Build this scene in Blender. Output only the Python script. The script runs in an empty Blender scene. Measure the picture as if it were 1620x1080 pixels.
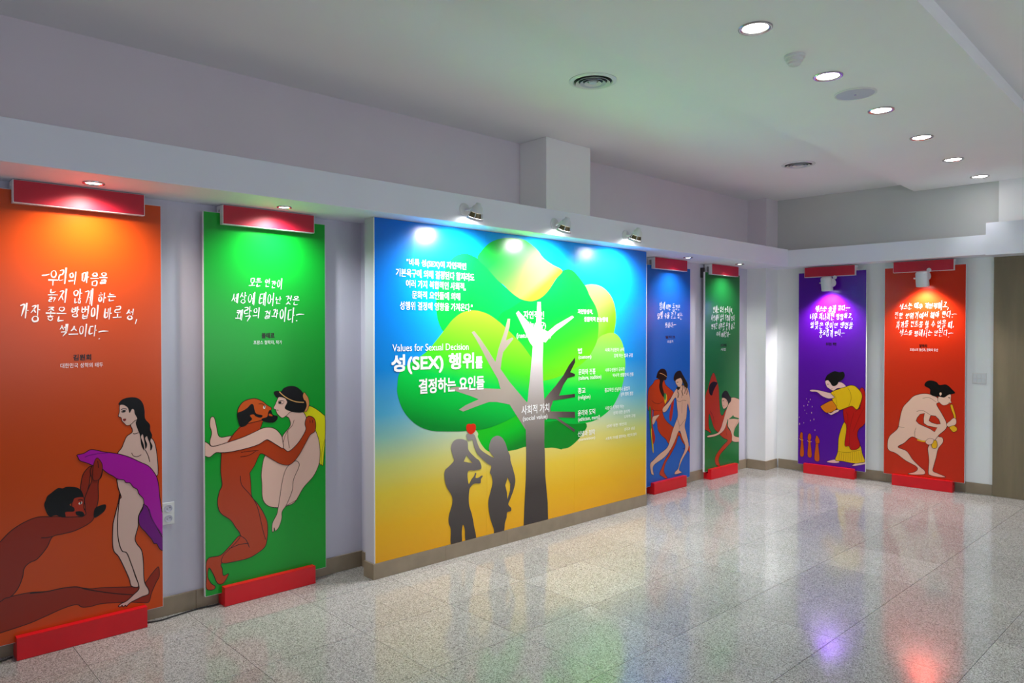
import bpy, bmesh, math, random
from mathutils import Vector, Matrix
from mathutils.geometry import tessellate_polygon
random.seed(7)
S = bpy.context.scene
COL = S.collection
PI = math.pi

# ------------------------------------------------------------------ camera, world, light, exposure
F_PX, YAW, PITCH, H = 1140.0, math.radians(46.69), math.radians(-0.7378), 1.643
cam_d = bpy.data.cameras.new('camera'); cam = bpy.data.objects.new('camera', cam_d); COL.objects.link(cam)
cam_d.sensor_width = 36; cam_d.lens = F_PX / 1620 * 36; cam_d.clip_start = .05
cam.location = (0, 0, H)
FWD = Vector((-math.sin(YAW)*math.cos(PITCH), math.cos(YAW)*math.cos(PITCH), math.sin(PITCH)))
RGT = Vector((math.cos(YAW), math.sin(YAW), 0)); UPV = RGT.cross(FWD)
cam.rotation_euler = Matrix((RGT, UPV, -FWD)).transposed().to_euler()
S.camera = cam
w = bpy.data.worlds.new('world'); S.world = w; w.use_nodes = True
w.node_tree.nodes['Background'].inputs[0].default_value = (.62, .72, .85, 1)
w.node_tree.nodes['Background'].inputs[1].default_value = .35
S.view_settings.view_transform = 'Standard'; S.view_settings.look = 'None'
S.view_settings.gamma = 1; S.view_settings.use_curve_mapping = False
S.view_settings.exposure = 0.18

def area(name, loc, target, sx, sy, power, color):
    d = bpy.data.lights.new(name, 'AREA'); d.shape = 'RECTANGLE'; d.size = sx; d.size_y = sy
    d.energy = power; d.color = color
    o = bpy.data.objects.new(name, d); COL.objects.link(o); o.location = loc
    o.rotation_euler = (Vector(target) - Vector(loc)).to_track_quat('-Z', 'Y').to_euler(); return o
# added fill daylight at made-up window openings, right of and behind the camera
for y, pw in ((-1.2, 5), (1.8, 22), (4.8, 28)):
    area('added_daylight', (3.55, y, 1.75), (0, y, 1.2), 2.2, 1.5, pw, (.80, .88, 1.0))
area('added_daylight', (-.5, -2.95, 1.75), (-.5, 0, 1.4), 3.0, 1.5, 15, (.90, .90, 1.0))

def spot(name, loc, target, power, angle, blend, color, radius=.03, parent=None):
    d = bpy.data.lights.new(name, 'SPOT'); d.energy = power; d.spot_size = math.radians(angle); d.spot_blend = blend
    d.color = color; d.shadow_soft_size = radius
    o = bpy.data.objects.new(name, d); COL.objects.link(o)
    o.location = loc; o.rotation_euler = (Vector(target) - Vector(loc)).to_track_quat('-Z', 'Y').to_euler()
    if parent:
        o.parent = parent; o.matrix_parent_inverse = parent_inv(parent)
    return o
def parent_inv(p):
    return Matrix.LocRotScale(p.location, p.rotation_euler, None).inverted()

# ------------------------------------------------------------------ geometry of the photograph
def ray(x, y): return FWD + RGT*((x-810)/F_PX) - UPV*((y-540)/F_PX)
CP = Vector((0, 0, H))
def on_z(x, y, z):
    d = ray(x, y); return CP + d*((z-H)/d.z)
def on_x(x, y, X):
    d = ray(x, y); return CP + d*(X/d.x)
class Plane:
    """a vertical plane with its own (u, z) coordinates; n points at the viewer"""
    def __init__(s, origin, ang):
        s.o = Vector((origin[0], origin[1], 0)); s.a = ang
        s.u = Vector((math.cos(ang), math.sin(ang), 0)); s.n = Vector((math.sin(ang), -math.cos(ang), 0))
    def loc(s, x, y):
        d = ray(x, y); p = CP + d*(s.n.dot(s.o-CP)/s.n.dot(d)); return ((p-s.o).dot(s.u), p.z)
    def world(s, u, z, off=0):
        p = s.o + s.u*u + s.n*off; return Vector((p.x, p.y, z))
WALL_X = -4.41
BACK_A = math.radians(3.0)
BACK_O = Vector((-4.14, 8.365, 0))

# ------------------------------------------------------------------ materials
MATS = {}
def pbr(name, col, rough=.5, metal=0, spec=.5, emit=None, es=0, coat=0):
    if name in MATS: return MATS[name]
    m = bpy.data.materials.new(name); m.use_nodes = True; b = m.node_tree.nodes['Principled BSDF']
    b.inputs['Base Color'].default_value = (*col, 1); b.inputs['Roughness'].default_value = rough
    b.inputs['Metallic'].default_value = metal; b.inputs['Specular IOR Level'].default_value = spec
    b.inputs['Coat Weight'].default_value = coat
    if emit: b.inputs['Emission Color'].default_value = (*emit, 1); b.inputs['Emission Strength'].default_value = es
    MATS[name] = m; return m
def srgb(h):
    h = h.lstrip('#'); c = [int(h[i:i+2], 16)/255 for i in (0, 2, 4)]
    return tuple(x/12.92 if x <= .04045 else ((x+.055)/1.055)**2.4 for x in c)
PR = .22
def art(h): return pbr('print_' + h.lstrip('#'), srgb(h), PR, spec=.34)
def noisy(name, col, amount, scale, rough, bump=0.0, stretch=None, bscale=None):
    m = pbr(name, col, rough); nt = m.node_tree; b = nt.nodes['Principled BSDF']
    g = nt.nodes.new('ShaderNodeNewGeometry'); n = nt.nodes.new('ShaderNodeTexNoise'); n.inputs['Scale'].default_value = scale
    n.inputs['Detail'].default_value = 4
    src = g.outputs['Position']
    if stretch:
        mp = nt.nodes.new('ShaderNodeMapping'); mp.inputs['Scale'].default_value = stretch
        nt.links.new(src, mp.inputs[0]); src = mp.outputs[0]
    nt.links.new(src, n.inputs['Vector'])
    r = nt.nodes.new('ShaderNodeValToRGB')
    r.color_ramp.elements[0].position = .3; r.color_ramp.elements[1].position = .7
    r.color_ramp.elements[0].color = (*[c*(1-amount) for c in col], 1)
    r.color_ramp.elements[1].color = (*[min(1, c*(1+amount)) for c in col], 1)
    nt.links.new(n.outputs[0], r.inputs[0]); nt.links.new(r.outputs[0], b.inputs['Base Color'])
    if bump:
        n2 = nt.nodes.new('ShaderNodeTexNoise'); n2.inputs['Scale'].default_value = bscale or scale*20
        bp = nt.nodes.new('ShaderNodeBump'); bp.inputs['Strength'].default_value = bump; bp.inputs['Distance'].default_value = .002
        nt.links.new(src, n2.inputs['Vector']); nt.links.new(n2.outputs[0], bp.inputs['Height']); nt.links.new(bp.outputs[0], b.inputs['Normal'])
    return m
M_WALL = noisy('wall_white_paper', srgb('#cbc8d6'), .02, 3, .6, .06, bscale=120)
M_WALLB = noisy('back_wall_lit_white_paper', srgb('#eceeee'), .02, 3, .6, .06, bscale=120)  # neutral white, lightened to stand in for downlight reaching the far end
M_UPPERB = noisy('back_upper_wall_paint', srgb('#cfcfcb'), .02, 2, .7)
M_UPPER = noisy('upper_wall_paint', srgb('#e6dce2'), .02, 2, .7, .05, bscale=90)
M_LEDGE = noisy('ledge_paint', srgb('#e8eaf4'), .015, 2, .55)
M_CEIL = noisy('ceiling_paint', srgb('#f5f3f2'), .012, 1.5, .8)
M_SKIRT = noisy('beige_stone_skirting', srgb('#93846f'), .10, 9, .35, .05, bscale=200)
M_BROWN = noisy('brown_linen_panel', srgb('#7d7058'), .10, 14, .6, .2, stretch=(1, 1, .12), bscale=300)
M_RED = noisy('red_painted_board', srgb('#d8061a'), .05, 8, .32, .05, bscale=60)
M_REDH = noisy('dark_red_header_board', srgb('#b8062c'), .04, 8, .48)
M_WHITE = pbr('white_foam_board', srgb('#e6e6e8'), .5)
M_PLASTIC = pbr('white_plastic', srgb('#e2e2e0'), .35)
M_LAMPW = pbr('white_lamp_enamel', srgb('#d9dde0'), .3)
M_CHROME = pbr('chrome_trim', (.62, .60, .60), .22, 1)
M_GREYP = pbr('grey_plastic', srgb('#c6c6d4'), .5)
M_DARK = pbr('dark_recess', (.03, .028, .026), .6)
M_BRASS = pbr('brass_reflector', srgb('#6e6248'), .35, .6)
M_BULB = pbr('glowing_lens', (1, 1, 1), .3, emit=(1, .98, .95), es=22)
M_BULBS = pbr('soffit_glowing_lens', (1, 1, 1), .3, emit=(1, .97, .93), es=9)
M_BLACK = pbr('black_rubber', (.015, .015, .017), .5)

def granite():
    m = bpy.data.materials.new('polished_granite'); m.use_nodes = True; nt = m.node_tree; b = nt.nodes['Principled BSDF']
    g = nt.nodes.new('ShaderNodeNewGeometry')
    v = nt.nodes.new('ShaderNodeTexVoronoi'); v.inputs['Scale'].default_value = 230
    v2 = nt.nodes.new('ShaderNodeTexNoise'); v2.inputs['Scale'].default_value = 120; v2.inputs['Detail'].default_value = 6; v2.inputs['Roughness'].default_value = .7
    n = nt.nodes.new('ShaderNodeTexNoise'); n.inputs['Scale'].default_value = 2.2; n.inputs['Detail'].default_value = 3
    oi = nt.nodes.new('ShaderNodeObjectInfo')
    for t in (v, v2, n): nt.links.new(g.outputs['Position'], t.inputs['Vector'])
    sep = nt.nodes.new('ShaderNodeSeparateColor'); nt.links.new(v.outputs['Color'], sep.inputs[0])
    r1 = nt.nodes.new('ShaderNodeValToRGB'); cr = r1.color_ramp
    cr.interpolation = 'LINEAR'
    cr.elements[0].position = 0; cr.elements[0].color = (*srgb('#75726f'), 1)
    cr.elements[1].position = 1; cr.elements[1].color = (*srgb('#dcdad6'), 1)
    e = cr.elements.new(.25); e.color = (*srgb('#a6a3a0'), 1)
    e = cr.elements.new(.5); e.color = (*srgb('#bdbab6'), 1)
    nt.links.new(sep.outputs[0], r1.inputs[0])
    r2 = nt.nodes.new('ShaderNodeValToRGB'); r2.color_ramp.elements[0].position = .36; r2.color_ramp.elements[1].position = .62
    r2.color_ramp.elements[0].color = (.55, .54, .53, 1); r2.color_ramp.elements[1].color = (1, 1, 1, 1)
    nt.links.new(v2.outputs[0], r2.inputs[0])
    mx = nt.nodes.new('ShaderNodeMix'); mx.data_type = 'RGBA'; mx.blend_type = 'MULTIPLY'; mx.inputs[0].default_value = .7
    nt.links.new(r1.outputs[0], mx.inputs[6]); nt.links.new(r2.outputs[0], mx.inputs[7])
    mr = nt.nodes.new('ShaderNodeMapRange'); mr.inputs['To Min'].default_value = .90; mr.inputs['To Max'].default_value = 1.08
    nt.links.new(oi.outputs['Random'], mr.inputs['Value'])
    mr2 = nt.nodes.new('ShaderNodeMapRange'); mr2.inputs['To Min'].default_value = .72; mr2.inputs['To Max'].default_value = .93
    nt.links.new(n.outputs[0], mr2.inputs['Value'])
    mu = nt.nodes.new('ShaderNodeMath'); mu.operation = 'MULTIPLY'
    nt.links.new(mr.outputs[0], mu.inputs[0]); nt.links.new(mr2.outputs[0], mu.inputs[1])
    vm = nt.nodes.new('ShaderNodeVectorMath'); vm.operation = 'SCALE'
    nt.links.new(mx.outputs[2], vm.inputs[0]); nt.links.new(mu.outputs[0], vm.inputs['Scale'])
    nt.links.new(vm.outputs[0], b.inputs['Base Color'])
    b.inputs['Roughness'].default_value = .11; b.inputs['Specular IOR Level'].default_value = .85
    return m
M_GRANITE = granite()
M_GROUT = pbr('tile_joint', srgb('#8c8a86'), .7)

# ------------------------------------------------------------------ object helpers
def tag(o, label=None, cat=None, group=None, kind=None):
    if label: o['label'] = label
    if cat: o['category'] = cat
    if group: o['group'] = group
    if kind: o['kind'] = kind
    return o
def link(name, me, parent=None, loc=None, rotz=None):
    o = bpy.data.objects.new(name, me); COL.objects.link(o)
    if parent: o.parent = parent
    if loc is not None: o.location = loc
    if rotz is not None: o.rotation_euler = (0, 0, rotz)
    return o
def obj(name, bm, mats, parent=None, loc=None, rotz=None, smooth=False):
    me = bpy.data.meshes.new(name)
    bmesh.ops.recalc_face_normals(bm, faces=bm.faces)
    bm.to_mesh(me); bm.free()
    for m in (mats if isinstance(mats, (list, tuple)) else [mats]): me.materials.append(m)
    if smooth:
        for p in me.polygons: p.use_smooth = True
        try: me.set_sharp_from_angle(angle=math.radians(35))
        except Exception: pass
    return link(name, me, parent, loc, rotz)
def thing(name, loc, rotz=0):
    o = bpy.data.objects.new(name, None); COL.objects.link(o); o.location = loc; o.rotation_euler = (0, 0, rotz)
    o.empty_display_size = .1; return o
def box(bm, x0, x1, y0, y1, z0, z1, bevel=0, mi=0):
    r = bmesh.ops.create_cube(bm, size=1); vs = r['verts']
    bmesh.ops.scale(bm, vec=(x1-x0, y1-y0, z1-z0), verts=vs)
    bmesh.ops.translate(bm, vec=((x0+x1)/2, (y0+y1)/2, (z0+z1)/2), verts=vs)
    fs = list({f for v in vs for f in v.link_faces})
    for f in fs: f.material_index = mi
    if bevel:
        es = list({e for v in vs for e in v.link_edges})
        bmesh.ops.bevel(bm, geom=es, offset=bevel, segments=2, profile=.5, affect='EDGES')
    return bm
def nbox(*a, bevel=0): return box(bmesh.new(), *a, bevel=bevel)
def prism(bm, pts, z0, z1, bevel=0):
    lo = [bm.verts.new((x, y, z0)) for x, y in pts]; hi = [bm.verts.new((x, y, z1)) for x, y in pts]
    bm.faces.new(lo[::-1]); bm.faces.new(hi)
    n = len(pts)
    for i in range(n): bm.faces.new((lo[i], lo[(i+1) % n], hi[(i+1) % n], hi[i]))
    return bm
def lathe(bm, prof, seg=32, M=None, mi=0, cap0=True, cap1=True):
    rings = []
    for r, z in prof:
        rings.append([bm.verts.new((r*math.cos(2*PI*k/seg), r*math.sin(2*PI*k/seg), z)) for k in range(seg)])
    for a, b in zip(rings, rings[1:]):
        for k in range(seg):
            f = bm.faces.new((a[k], a[(k+1) % seg], b[(k+1) % seg], b[k])); f.material_index = mi
    if cap0: bm.faces.new(rings[0][::-1]).material_index = mi
    if cap1: bm.faces.new(rings[-1]).material_index = mi
    if M is not None:
        for rg in rings:
            for v in rg: v.co = M @ v.co
    return bm
def tube(bm, pts, r, seg=8):
    pts = [Vector(p) for p in pts]; rings = []
    for i, p in enumerate(pts):
        t = (pts[min(i+1, len(pts)-1)] - pts[max(i-1, 0)]).normalized()
        a = t.cross(Vector((0, 0, 1)));  a = a if a.length > .05 else t.cross(Vector((1, 0, 0))); a.normalize(); b = t.cross(a)
        rings.append([bm.verts.new(p + a*r*math.cos(2*PI*k/seg) + b*r*math.sin(2*PI*k/seg)) for k in range(seg)])
    for A, B in zip(rings, rings[1:]):
        for k in range(seg): bm.faces.new((A[k], A[(k+1) % seg], B[(k+1) % seg], B[k]))
    bm.faces.new(rings[0][::-1]); bm.faces.new(rings[-1]); return bm
def struct(name, bm, mats, **k):
    return tag(obj(name, bm, mats, **k), kind='structure')

# ------------------------------------------------------------------ floor
floor = struct('floor', nbox(-4.9, 3.6, -3, 9.1, -.12, -.012), M_GROUT)
GX, GY = -2.81, 1.5
tile_me = None
tb = nbox(.0011, .5989, .0011, .5989, -.011, 0)
tile_me = bpy.data.meshes.new('tile'); tb.to_mesh(tile_me); tb.free(); tile_me.materials.append(M_GRANITE)
for i in range(-3, 10):
    for j in range(-7, 12):
        x, y = GX + .6*i, GY + .6*j
        if x + .3 < -4.5 or y > 8.7 or x > 3.1: continue
        link('tile', tile_me, floor, (x, y, 0))

# ------------------------------------------------------------------ walls, ledges, ceiling
LZ0, LZ1, CZ, DZ = 2.405, 2.603, 3.235, 3.15
LEDX = -3.90
def back(u, off=0, z=0):   # a point on the back wall
    p = BACK_O + Vector((math.cos(BACK_A), math.sin(BACK_A), 0))*u + Vector((math.sin(BACK_A), -math.cos(BACK_A), 0))*off
    return Vector((p.x, p.y, z))
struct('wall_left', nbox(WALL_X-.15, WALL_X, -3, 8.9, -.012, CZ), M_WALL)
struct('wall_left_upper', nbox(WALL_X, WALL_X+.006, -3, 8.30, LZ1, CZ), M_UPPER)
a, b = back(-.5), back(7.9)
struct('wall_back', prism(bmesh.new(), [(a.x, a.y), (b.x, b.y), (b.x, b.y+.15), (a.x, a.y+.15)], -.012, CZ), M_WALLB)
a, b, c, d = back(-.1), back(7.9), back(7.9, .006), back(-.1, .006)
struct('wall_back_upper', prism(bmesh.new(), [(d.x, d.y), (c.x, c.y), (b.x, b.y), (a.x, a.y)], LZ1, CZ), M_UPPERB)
# thick wall that carries the mural: recessed core and proud front slab
bm = nbox(WALL_X, -4.205, 2.70, 5.52, 0, LZ0); box(bm, -4.205, -4.10, 2.605, 5.602, 0, LZ0)
struct('wall_mural', bm, M_WALL)
struct('wall_pillar_centre', nbox(WALL_X+.006, -4.09, 4.24, 4.79, LZ1, CZ, bevel=.004), M_CEIL)
struct('wall_pillar_corner', nbox(WALL_X, -4.165, 8.075, 8.42, 0, LZ0), M_WALLB)
struct('wall_pillar_corner_upper', nbox(WALL_X+.006, -4.165, 8.075, 8.40, LZ1, CZ), M_UPPER)
p0, p1 = back(2.235, .03), back(7.9, .03)
q0, q1 = back(2.235, .007), back(7.9, .007)
struct('wall_right_pillar_upper', prism(bmesh.new(), [(p0.x, p0.y), (p1.x, p1.y), (q1.x, q1.y), (q0.x, q0.y)], 2.72, DZ), M_CEIL)
# ledge (boxed soffit) along both walls
cx, cy = LEDX, 8.09
e0 = back(0); k = math.tan(BACK_A)
struct('trim_1', nbox(WALL_X, LEDX, -3, cy, LZ0, LZ1, bevel=.003), M_LEDGE)
ye = lambda x: cy + (x-LEDX)*k
struct('trim_2', prism(bmesh.new(), [(LEDX, cy), (-1.95, ye(-1.95)), (-1.95, BACK_O.y + (-1.95-BACK_O.x)*k), (WALL_X, BACK_O.y + (WALL_X-BACK_O.x)*k), (WALL_X, cy)], LZ0-.004, LZ1-.01), M_LEDGE)
struct('trim_3', prism(bmesh.new(), [(-1.949, ye(-1.95)-.02), (3.6, ye(3.6)-.02), (3.6, BACK_O.y + (3.6-BACK_O.x)*k), (-1.949, BACK_O.y + (-1.95-BACK_O.x)*k)], LZ0-.012, 2.705), M_LEDGE)
# ceiling with the dropped panel that carries the downlights
struct('ceiling', nbox(-4.6, 3.75, -3, 9.2, CZ, CZ+.12), M_CEIL)
struct('ceiling_dropped_panel', prism(bmesh.new(), [(-2.23, -3), (-.93, -3), (-1.285, 8.50), (-2.675, 8.435)], DZ, CZ), M_CEIL)
# out of view: walls right and behind, their window openings added to admit daylight
bm = bmesh.new()
ys = [-3, -2.3, -.1, .7, 2.9, 3.7, 5.9, 8.9]
for i in range(0, 8, 2):
    if i+1 < 8: box(bm, 3.6, 3.75, ys[i], ys[i+1], 0, CZ)
for i in (1, 3, 5):
    box(bm, 3.6, 3.75, ys[i], ys[i+1], 0, 1.0); box(bm, 3.6, 3.75, ys[i], ys[i+1], 2.5, CZ)
struct('wall_right', bm, M_WALL)
bm = nbox(-4.56, -2.0, -3.15, -3, 0, CZ); box(bm, 1.0, 3.75, -3.15, -3, 0, CZ); box(bm, -2, 1, -3.15, -3, 0, 1); box(bm, -2, 1, -3.15, -3, 2.5, CZ)
struct('wall_rear', bm, M_WALL)

# skirting
SK = .108
def skirt_x(name, y0, y1, n=1):
    root = tag(bpy.data.objects.new(name, None), kind='structure'); COL.objects.link(root)
    for i in range(n):
        a = y0 + (y1-y0)*i/n; b = y0 + (y1-y0)*(i+1)/n
        obj('skirting_piece', nbox(WALL_X, WALL_X+.014, a+.0008, b-.0008, 0, SK, bevel=.0015), M_SKIRT, root)
    return root
skirt_x('baseboard_left', -3, 2.70, 5); skirt_x('baseboard_left_far', 5.53, 8.06, 2)
root = tag(bpy.data.objects.new('baseboard_mural', None), kind='structure'); COL.objects.link(root)
for i in range(5):
    a = 2.593 + i*.604; b = a + .6035
    obj('skirting_piece', nbox(-4.10, -4.087, a, b, 0, .105, bevel=.0015), M_SKIRT, root)
obj('skirting_piece', nbox(-4.21, -4.1005, 2.593, 2.6049, 0, .105, bevel=.0015), M_SKIRT, root)
obj('skirting_piece', nbox(-4.39, -4.206, 2.688, 2.6999, 0, .105, bevel=.0015), M_SKIRT, root)
obj('skirting_piece', nbox(-4.21, -4.087, 5.6025, 5.614, 0, .105, bevel=.0015), M_SKIRT, root)
root = tag(bpy.data.objects.new('baseboard_back', None), kind='structure'); COL.objects.link(root)
for (u0, u1) in ((.0, .62), (.621, 1.22), (1.221, 2.195)):
    a, b, c, d = back(u0, .014), back(u1, .014), back(u1, 0), back(u0, 0)
    obj('skirting_piece', prism(bmesh.new(), [(a.x, a.y), (b.x, b.y), (c.x, c.y), (d.x, d.y)], 0, SK), M_SKIRT, root)
root = tag(bpy.data.objects.new('baseboard_pillar', None), kind='structure'); COL.objects.link(root)
obj('skirting_piece', nbox(WALL_X+.0145, -4.151, 8.061, 8.0749, 0, SK, bevel=.0015), M_SKIRT, root)
obj('skirting_piece', nbox(-4.1649, -4.151, 8.0755, 8.345, 0, SK, bevel=.0015), M_SKIRT, root)

# brown covered sliding panel at the right
a, b, c, d = back(2.198, .022), back(4.4, .022), back(4.4, 0), back(2.198, 0)
dp = struct('door_1', prism(bmesh.new(), [(a.x, a.y), (b.x, b.y), (c.x, c.y), (d.x, d.y)], .001, LZ0-.013), M_BROWN)
a, b, c, d = back(2.198, .026), back(4.4, .026), back(4.4, .0225), back(2.198, .0225)
obj('door_rail', prism(bmesh.new(), [(a.x, a.y), (b.x, b.y), (c.x, c.y), (d.x, d.y)], 2.33, LZ0-.013), M_BROWN, dp)

# ------------------------------------------------------------------ printed artwork: flat layers on a panel
def T(ox, oy, s, pts): return [(ox + x/s, oy + y/s) for x, y in pts]
def smooth_closed(P, n=5):
    out = []; N = len(P)
    for i in range(N):
        p0, p1, p2, p3 = P[i-1], P[i], P[(i+1) % N], P[(i+2) % N]
        for j in range(n):
            t = j/n; t2, t3 = t*t, t*t*t
            out.append(tuple(.5*((2*p1[k]) + (-p0[k]+p2[k])*t + (2*p0[k]-5*p1[k]+4*p2[k]-p3[k])*t2 + (-p0[k]+3*p1[k]-3*p2[k]+p3[k])*t3) for k in (0, 1)))
    return out
def smooth_open(P, n=5):
    if len(P) < 3: return list(P)
    Q = [P[0]] + list(P) + [P[-1]]; out = []
    for i in range(1, len(Q)-2):
        p0, p1, p2, p3 = Q[i-1], Q[i], Q[i+1], Q[i+2]
        for j in range(n):
            t = j/n; t2, t3 = t*t, t*t*t
            out.append(tuple(.5*((2*p1[k]) + (-p0[k]+p2[k])*t + (2*p0[k]-5*p1[k]+4*p2[k]-p3[k])*t2 + (-p0[k]+3*p1[k]-3*p2[k]+p3[k])*t3) for k in (0, 1)))
    out.append(tuple(P[-1])); return out
def clip(pts, umin, umax, zmin, zmax):
    for ax, lim, sg in ((0, umin, 1), (0, umax, -1), (1, zmin, 1), (1, zmax, -1)):
        out = []
        for i in range(len(pts)):
            a, b = pts[i-1], pts[i]; ia, ib = sg*(a[ax]-lim) >= 0, sg*(b[ax]-lim) >= 0
            if ia != ib:
                t = (lim-a[ax])/(b[ax]-a[ax]); out.append(tuple(a[k]+(b[k]-a[k])*t for k in (0, 1)))
            if ib: out.append(b)
        pts = out
        if not pts: break
    return pts
class Print:
    """one printed figure or text block: flat ink layers lying on the panel, local (u, z)"""
    def __init__(s, plane, parent, bounds, base=0):
        s.pl, s.parent, s.bd = plane, parent, bounds; s.bm = bmesh.new(); s.mats = []; s.k = base
    def mi(s, m):
        if m not in s.mats: s.mats.append(m)
        return s.mats.index(m)
    def poly(s, m, loc_pts, holes=()):
        loc_pts = clip(loc_pts, *s.bd)
        if len(loc_pts) < 3: return
        s.k += 1; y = -.00009*s.k; i = s.mi(m)
        rings = [[Vector((u, z, 0)) for u, z in r] for r in (loc_pts, *holes)]
        flat = [v for r in rings for v in r]
        vs = [s.bm.verts.new((v.x, y, v.y)) for v in flat]
        for t in tessellate_polygon(rings):
            try:
                f = s.bm.faces.new([vs[j] for j in t]); f.material_index = i
            except ValueError: pass
    def shape(s, m, px, line=None, w=.004, smooth=True, holes=()):
        m = art(m) if isinstance(m, str) else m
        L = [s.pl.loc(*p) for p in px]; HL = [[s.pl.loc(*p) for p in h] for h in holes]
        if smooth: L = smooth_closed(L)
        s.poly(m, L, HL)
        if line:
            s.k += 1; s.ribbon(art(line), L + [L[0]], w)
            for h in HL: s.ribbon(art(line), h + [h[0]], w)
        return s
    def line(s, m, px, w=.004):
        s.k += 1; s.ribbon(art(m), smooth_open([s.pl.loc(*p) for p in px]), w); return s
    def ribbon(s, m, L, w, taper=False):
        i = s.mi(m); y = -.00009*s.k; prev = None; N = len(L)
        u0, u1, z0, z1 = s.bd
        for j, p in enumerate(L):
            a, b = L[max(j-1, 0)], L[min(j+1, N-1)]
            t = Vector((b[0]-a[0], b[1]-a[1])); t = t.normalized() if t.length > 1e-9 else Vector((1, 0))
            ww = w/2 * (1 if not taper else (.45 + .75*math.sin(PI*min(1, (j+.6)/N*1.1))))
            q = (Vector((p[0]-t.y*ww, p[1]+t.x*ww)), Vector((p[0]+t.y*ww, p[1]-t.x*ww)))
            ok = u0 <= p[0] <= u1 and z0 <= p[1] <= z1
            cur = [s.bm.verts.new((v.x, y, v.y)) for v in q] if ok else None
            if prev and cur:
                f = s.bm.faces.new((prev[0], prev[1], cur[1], cur[0])); f.material_index = i
            prev = cur
    def done(s, name, label=None):
        me = bpy.data.meshes.new(name); s.bm.to_mesh(me); s.bm.free()
        for m in s.mats: me.materials.append(m)
        o = link(name, me, s.parent)
        if label: o['label'] = label
        if name in ('text_line', 'printed_seeds'): o['kind'] = 'stuff'   # letters too small to pick apart
        return o

# --- sans lettering from Blender's own font, fitted between two points of the plane
def sans(pr, m, text, x0, x1, yc, hpx, bold=0.0):
    m = art(m) if isinstance(m, str) else m
    cu = bpy.data.curves.new('t', 'FONT'); cu.body = text; cu.resolution_u = 3
    o = bpy.data.objects.new('t', cu); COL.objects.link(o)
    dg = bpy.context.evaluated_depsgraph_get(); me = bpy.data.meshes.new_from_object(o.evaluated_get(dg))
    bpy.data.objects.remove(o); bpy.data.curves.remove(cu)
    if not me.vertices: return
    xs = [v.co.x for v in me.vertices]; ysv = [v.co.y for v in me.vertices]
    ax, bx, ay, by = min(xs), max(xs), min(ysv), max(ysv)
    u0, u1 = pr.pl.loc(x0, yc)[0], pr.pl.loc(x1, yc)[0]; xc = (x0+x1)/2
    z0, z1 = pr.pl.loc(xc, yc+hpx/2)[1], pr.pl.loc(xc, yc-hpx/2)[1]
    i = pr.mi(m); h = bold*(z1-z0)
    for du, dz in (((0, 0),) if bold <= 0 else ((-h, -h), (h, -h), (-h, h), (h, h))):   # heavier weight: the letter printed again a hair to the side
        pr.k += .25; y = -.00009*pr.k
        vs = [pr.bm.verts.new((u0+(v.co.x-ax)/(bx-ax)*(u1-u0)+du, y, z0+(v.co.y-ay)/(by-ay)*(z1-z0)+dz)) for v in me.vertices]
        for p in me.polygons:
            try:
                f = pr.bm.faces.new([vs[j] for j in p.vertices]); f.material_index = i
            except ValueError: pass
    bpy.data.meshes.remove(me)

# --- brush lettering: Korean letters drawn stroke by stroke
CIR = [(.5+.42*math.sin(t*2*PI/10)*1.0, .5+.42*math.cos(t*2*PI/10)) for t in range(11)]
CON = {'ㄱ': [[(.05, .88), (.9, .95), (.75, .5), (.45, .0)]], 'ㄴ': [[(.15, .95), (.12, .15), (.3, .1), (.98, .25)]],
 'ㄷ': [[(.05, .9), (.9, .95)], [(.12, .88), (.1, .12), (.98, .2)]],
 'ㄹ': [[(.05, .9), (.88, .98), (.8, .58), (.1, .5), (.08, .08), (1.0, .16)]],
 'ㅁ': [[(.12, .9), (.15, .08)], [(.1, .88), (.92, .95), (.85, .08), (.15, .1)]],
 'ㅂ': [[(.12, .95), (.15, .05), (.88, .1)], [(.9, 1.0), (.86, .08)], [(.12, .5), (.88, .55)]],
 'ㅅ': [[(.52, 1.0), (.4, .5), (.0, .05)], [(.45, .6), (1.0, .08)]],
 'ㅇ': [CIR], 'ㅈ': [[(.05, .88), (.92, .95), (.5, .5), (.0, .05)], [(.5, .5), (1.0, .1)]],
 'ㅊ': [[(.35, 1.15), (.6, 1.02)], [(.05, .82), (.92, .88), (.5, .45), (.0, .02)], [(.5, .45), (1.0, .08)]],
 'ㅋ': [[(.05, .88), (.9, .95), (.75, .5), (.45, .0)], [(.1, .5), (.78, .58)]],
 'ㅌ': [[(.05, .92), (.9, .98)], [(.1, .5), (.85, .55)], [(.12, .9), (.1, .08), (.98, .16)]],
 'ㅍ': [[(.0, .9), (1.0, .95)], [(.3, .9), (.35, .12)], [(.7, .92), (.65, .12)], [(.0, .08), (1.0, .15)]],
 'ㅎ': [[(.4, 1.12), (.6, 1.0)], [(.0, .8), (1.0, .86)], [(.5+.36*math.sin(t*2*PI/8), .33+.3*math.cos(t*2*PI/8)) for t in range(9)]]}
DBL = {'ㄲ': 'ㄱㄱ', 'ㄸ': 'ㄷㄷ', 'ㅃ': 'ㅂㅂ', 'ㅆ': 'ㅅㅅ', 'ㅉ': 'ㅈㅈ', 'ㄳ': 'ㄱㅅ', 'ㄵ': 'ㄴㅈ', 'ㄶ': 'ㄴㅎ', 'ㄺ': 'ㄹㄱ', 'ㄻ': 'ㄹㅁ', 'ㄼ': 'ㄹㅂ', 'ㅀ': 'ㄹㅎ', 'ㅄ': 'ㅂㅅ'}
INI = 'ㄱㄲㄴㄷㄸㄹㅁㅂㅃㅅㅆㅇㅈㅉㅊㅋㅌㅍㅎ'
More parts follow.
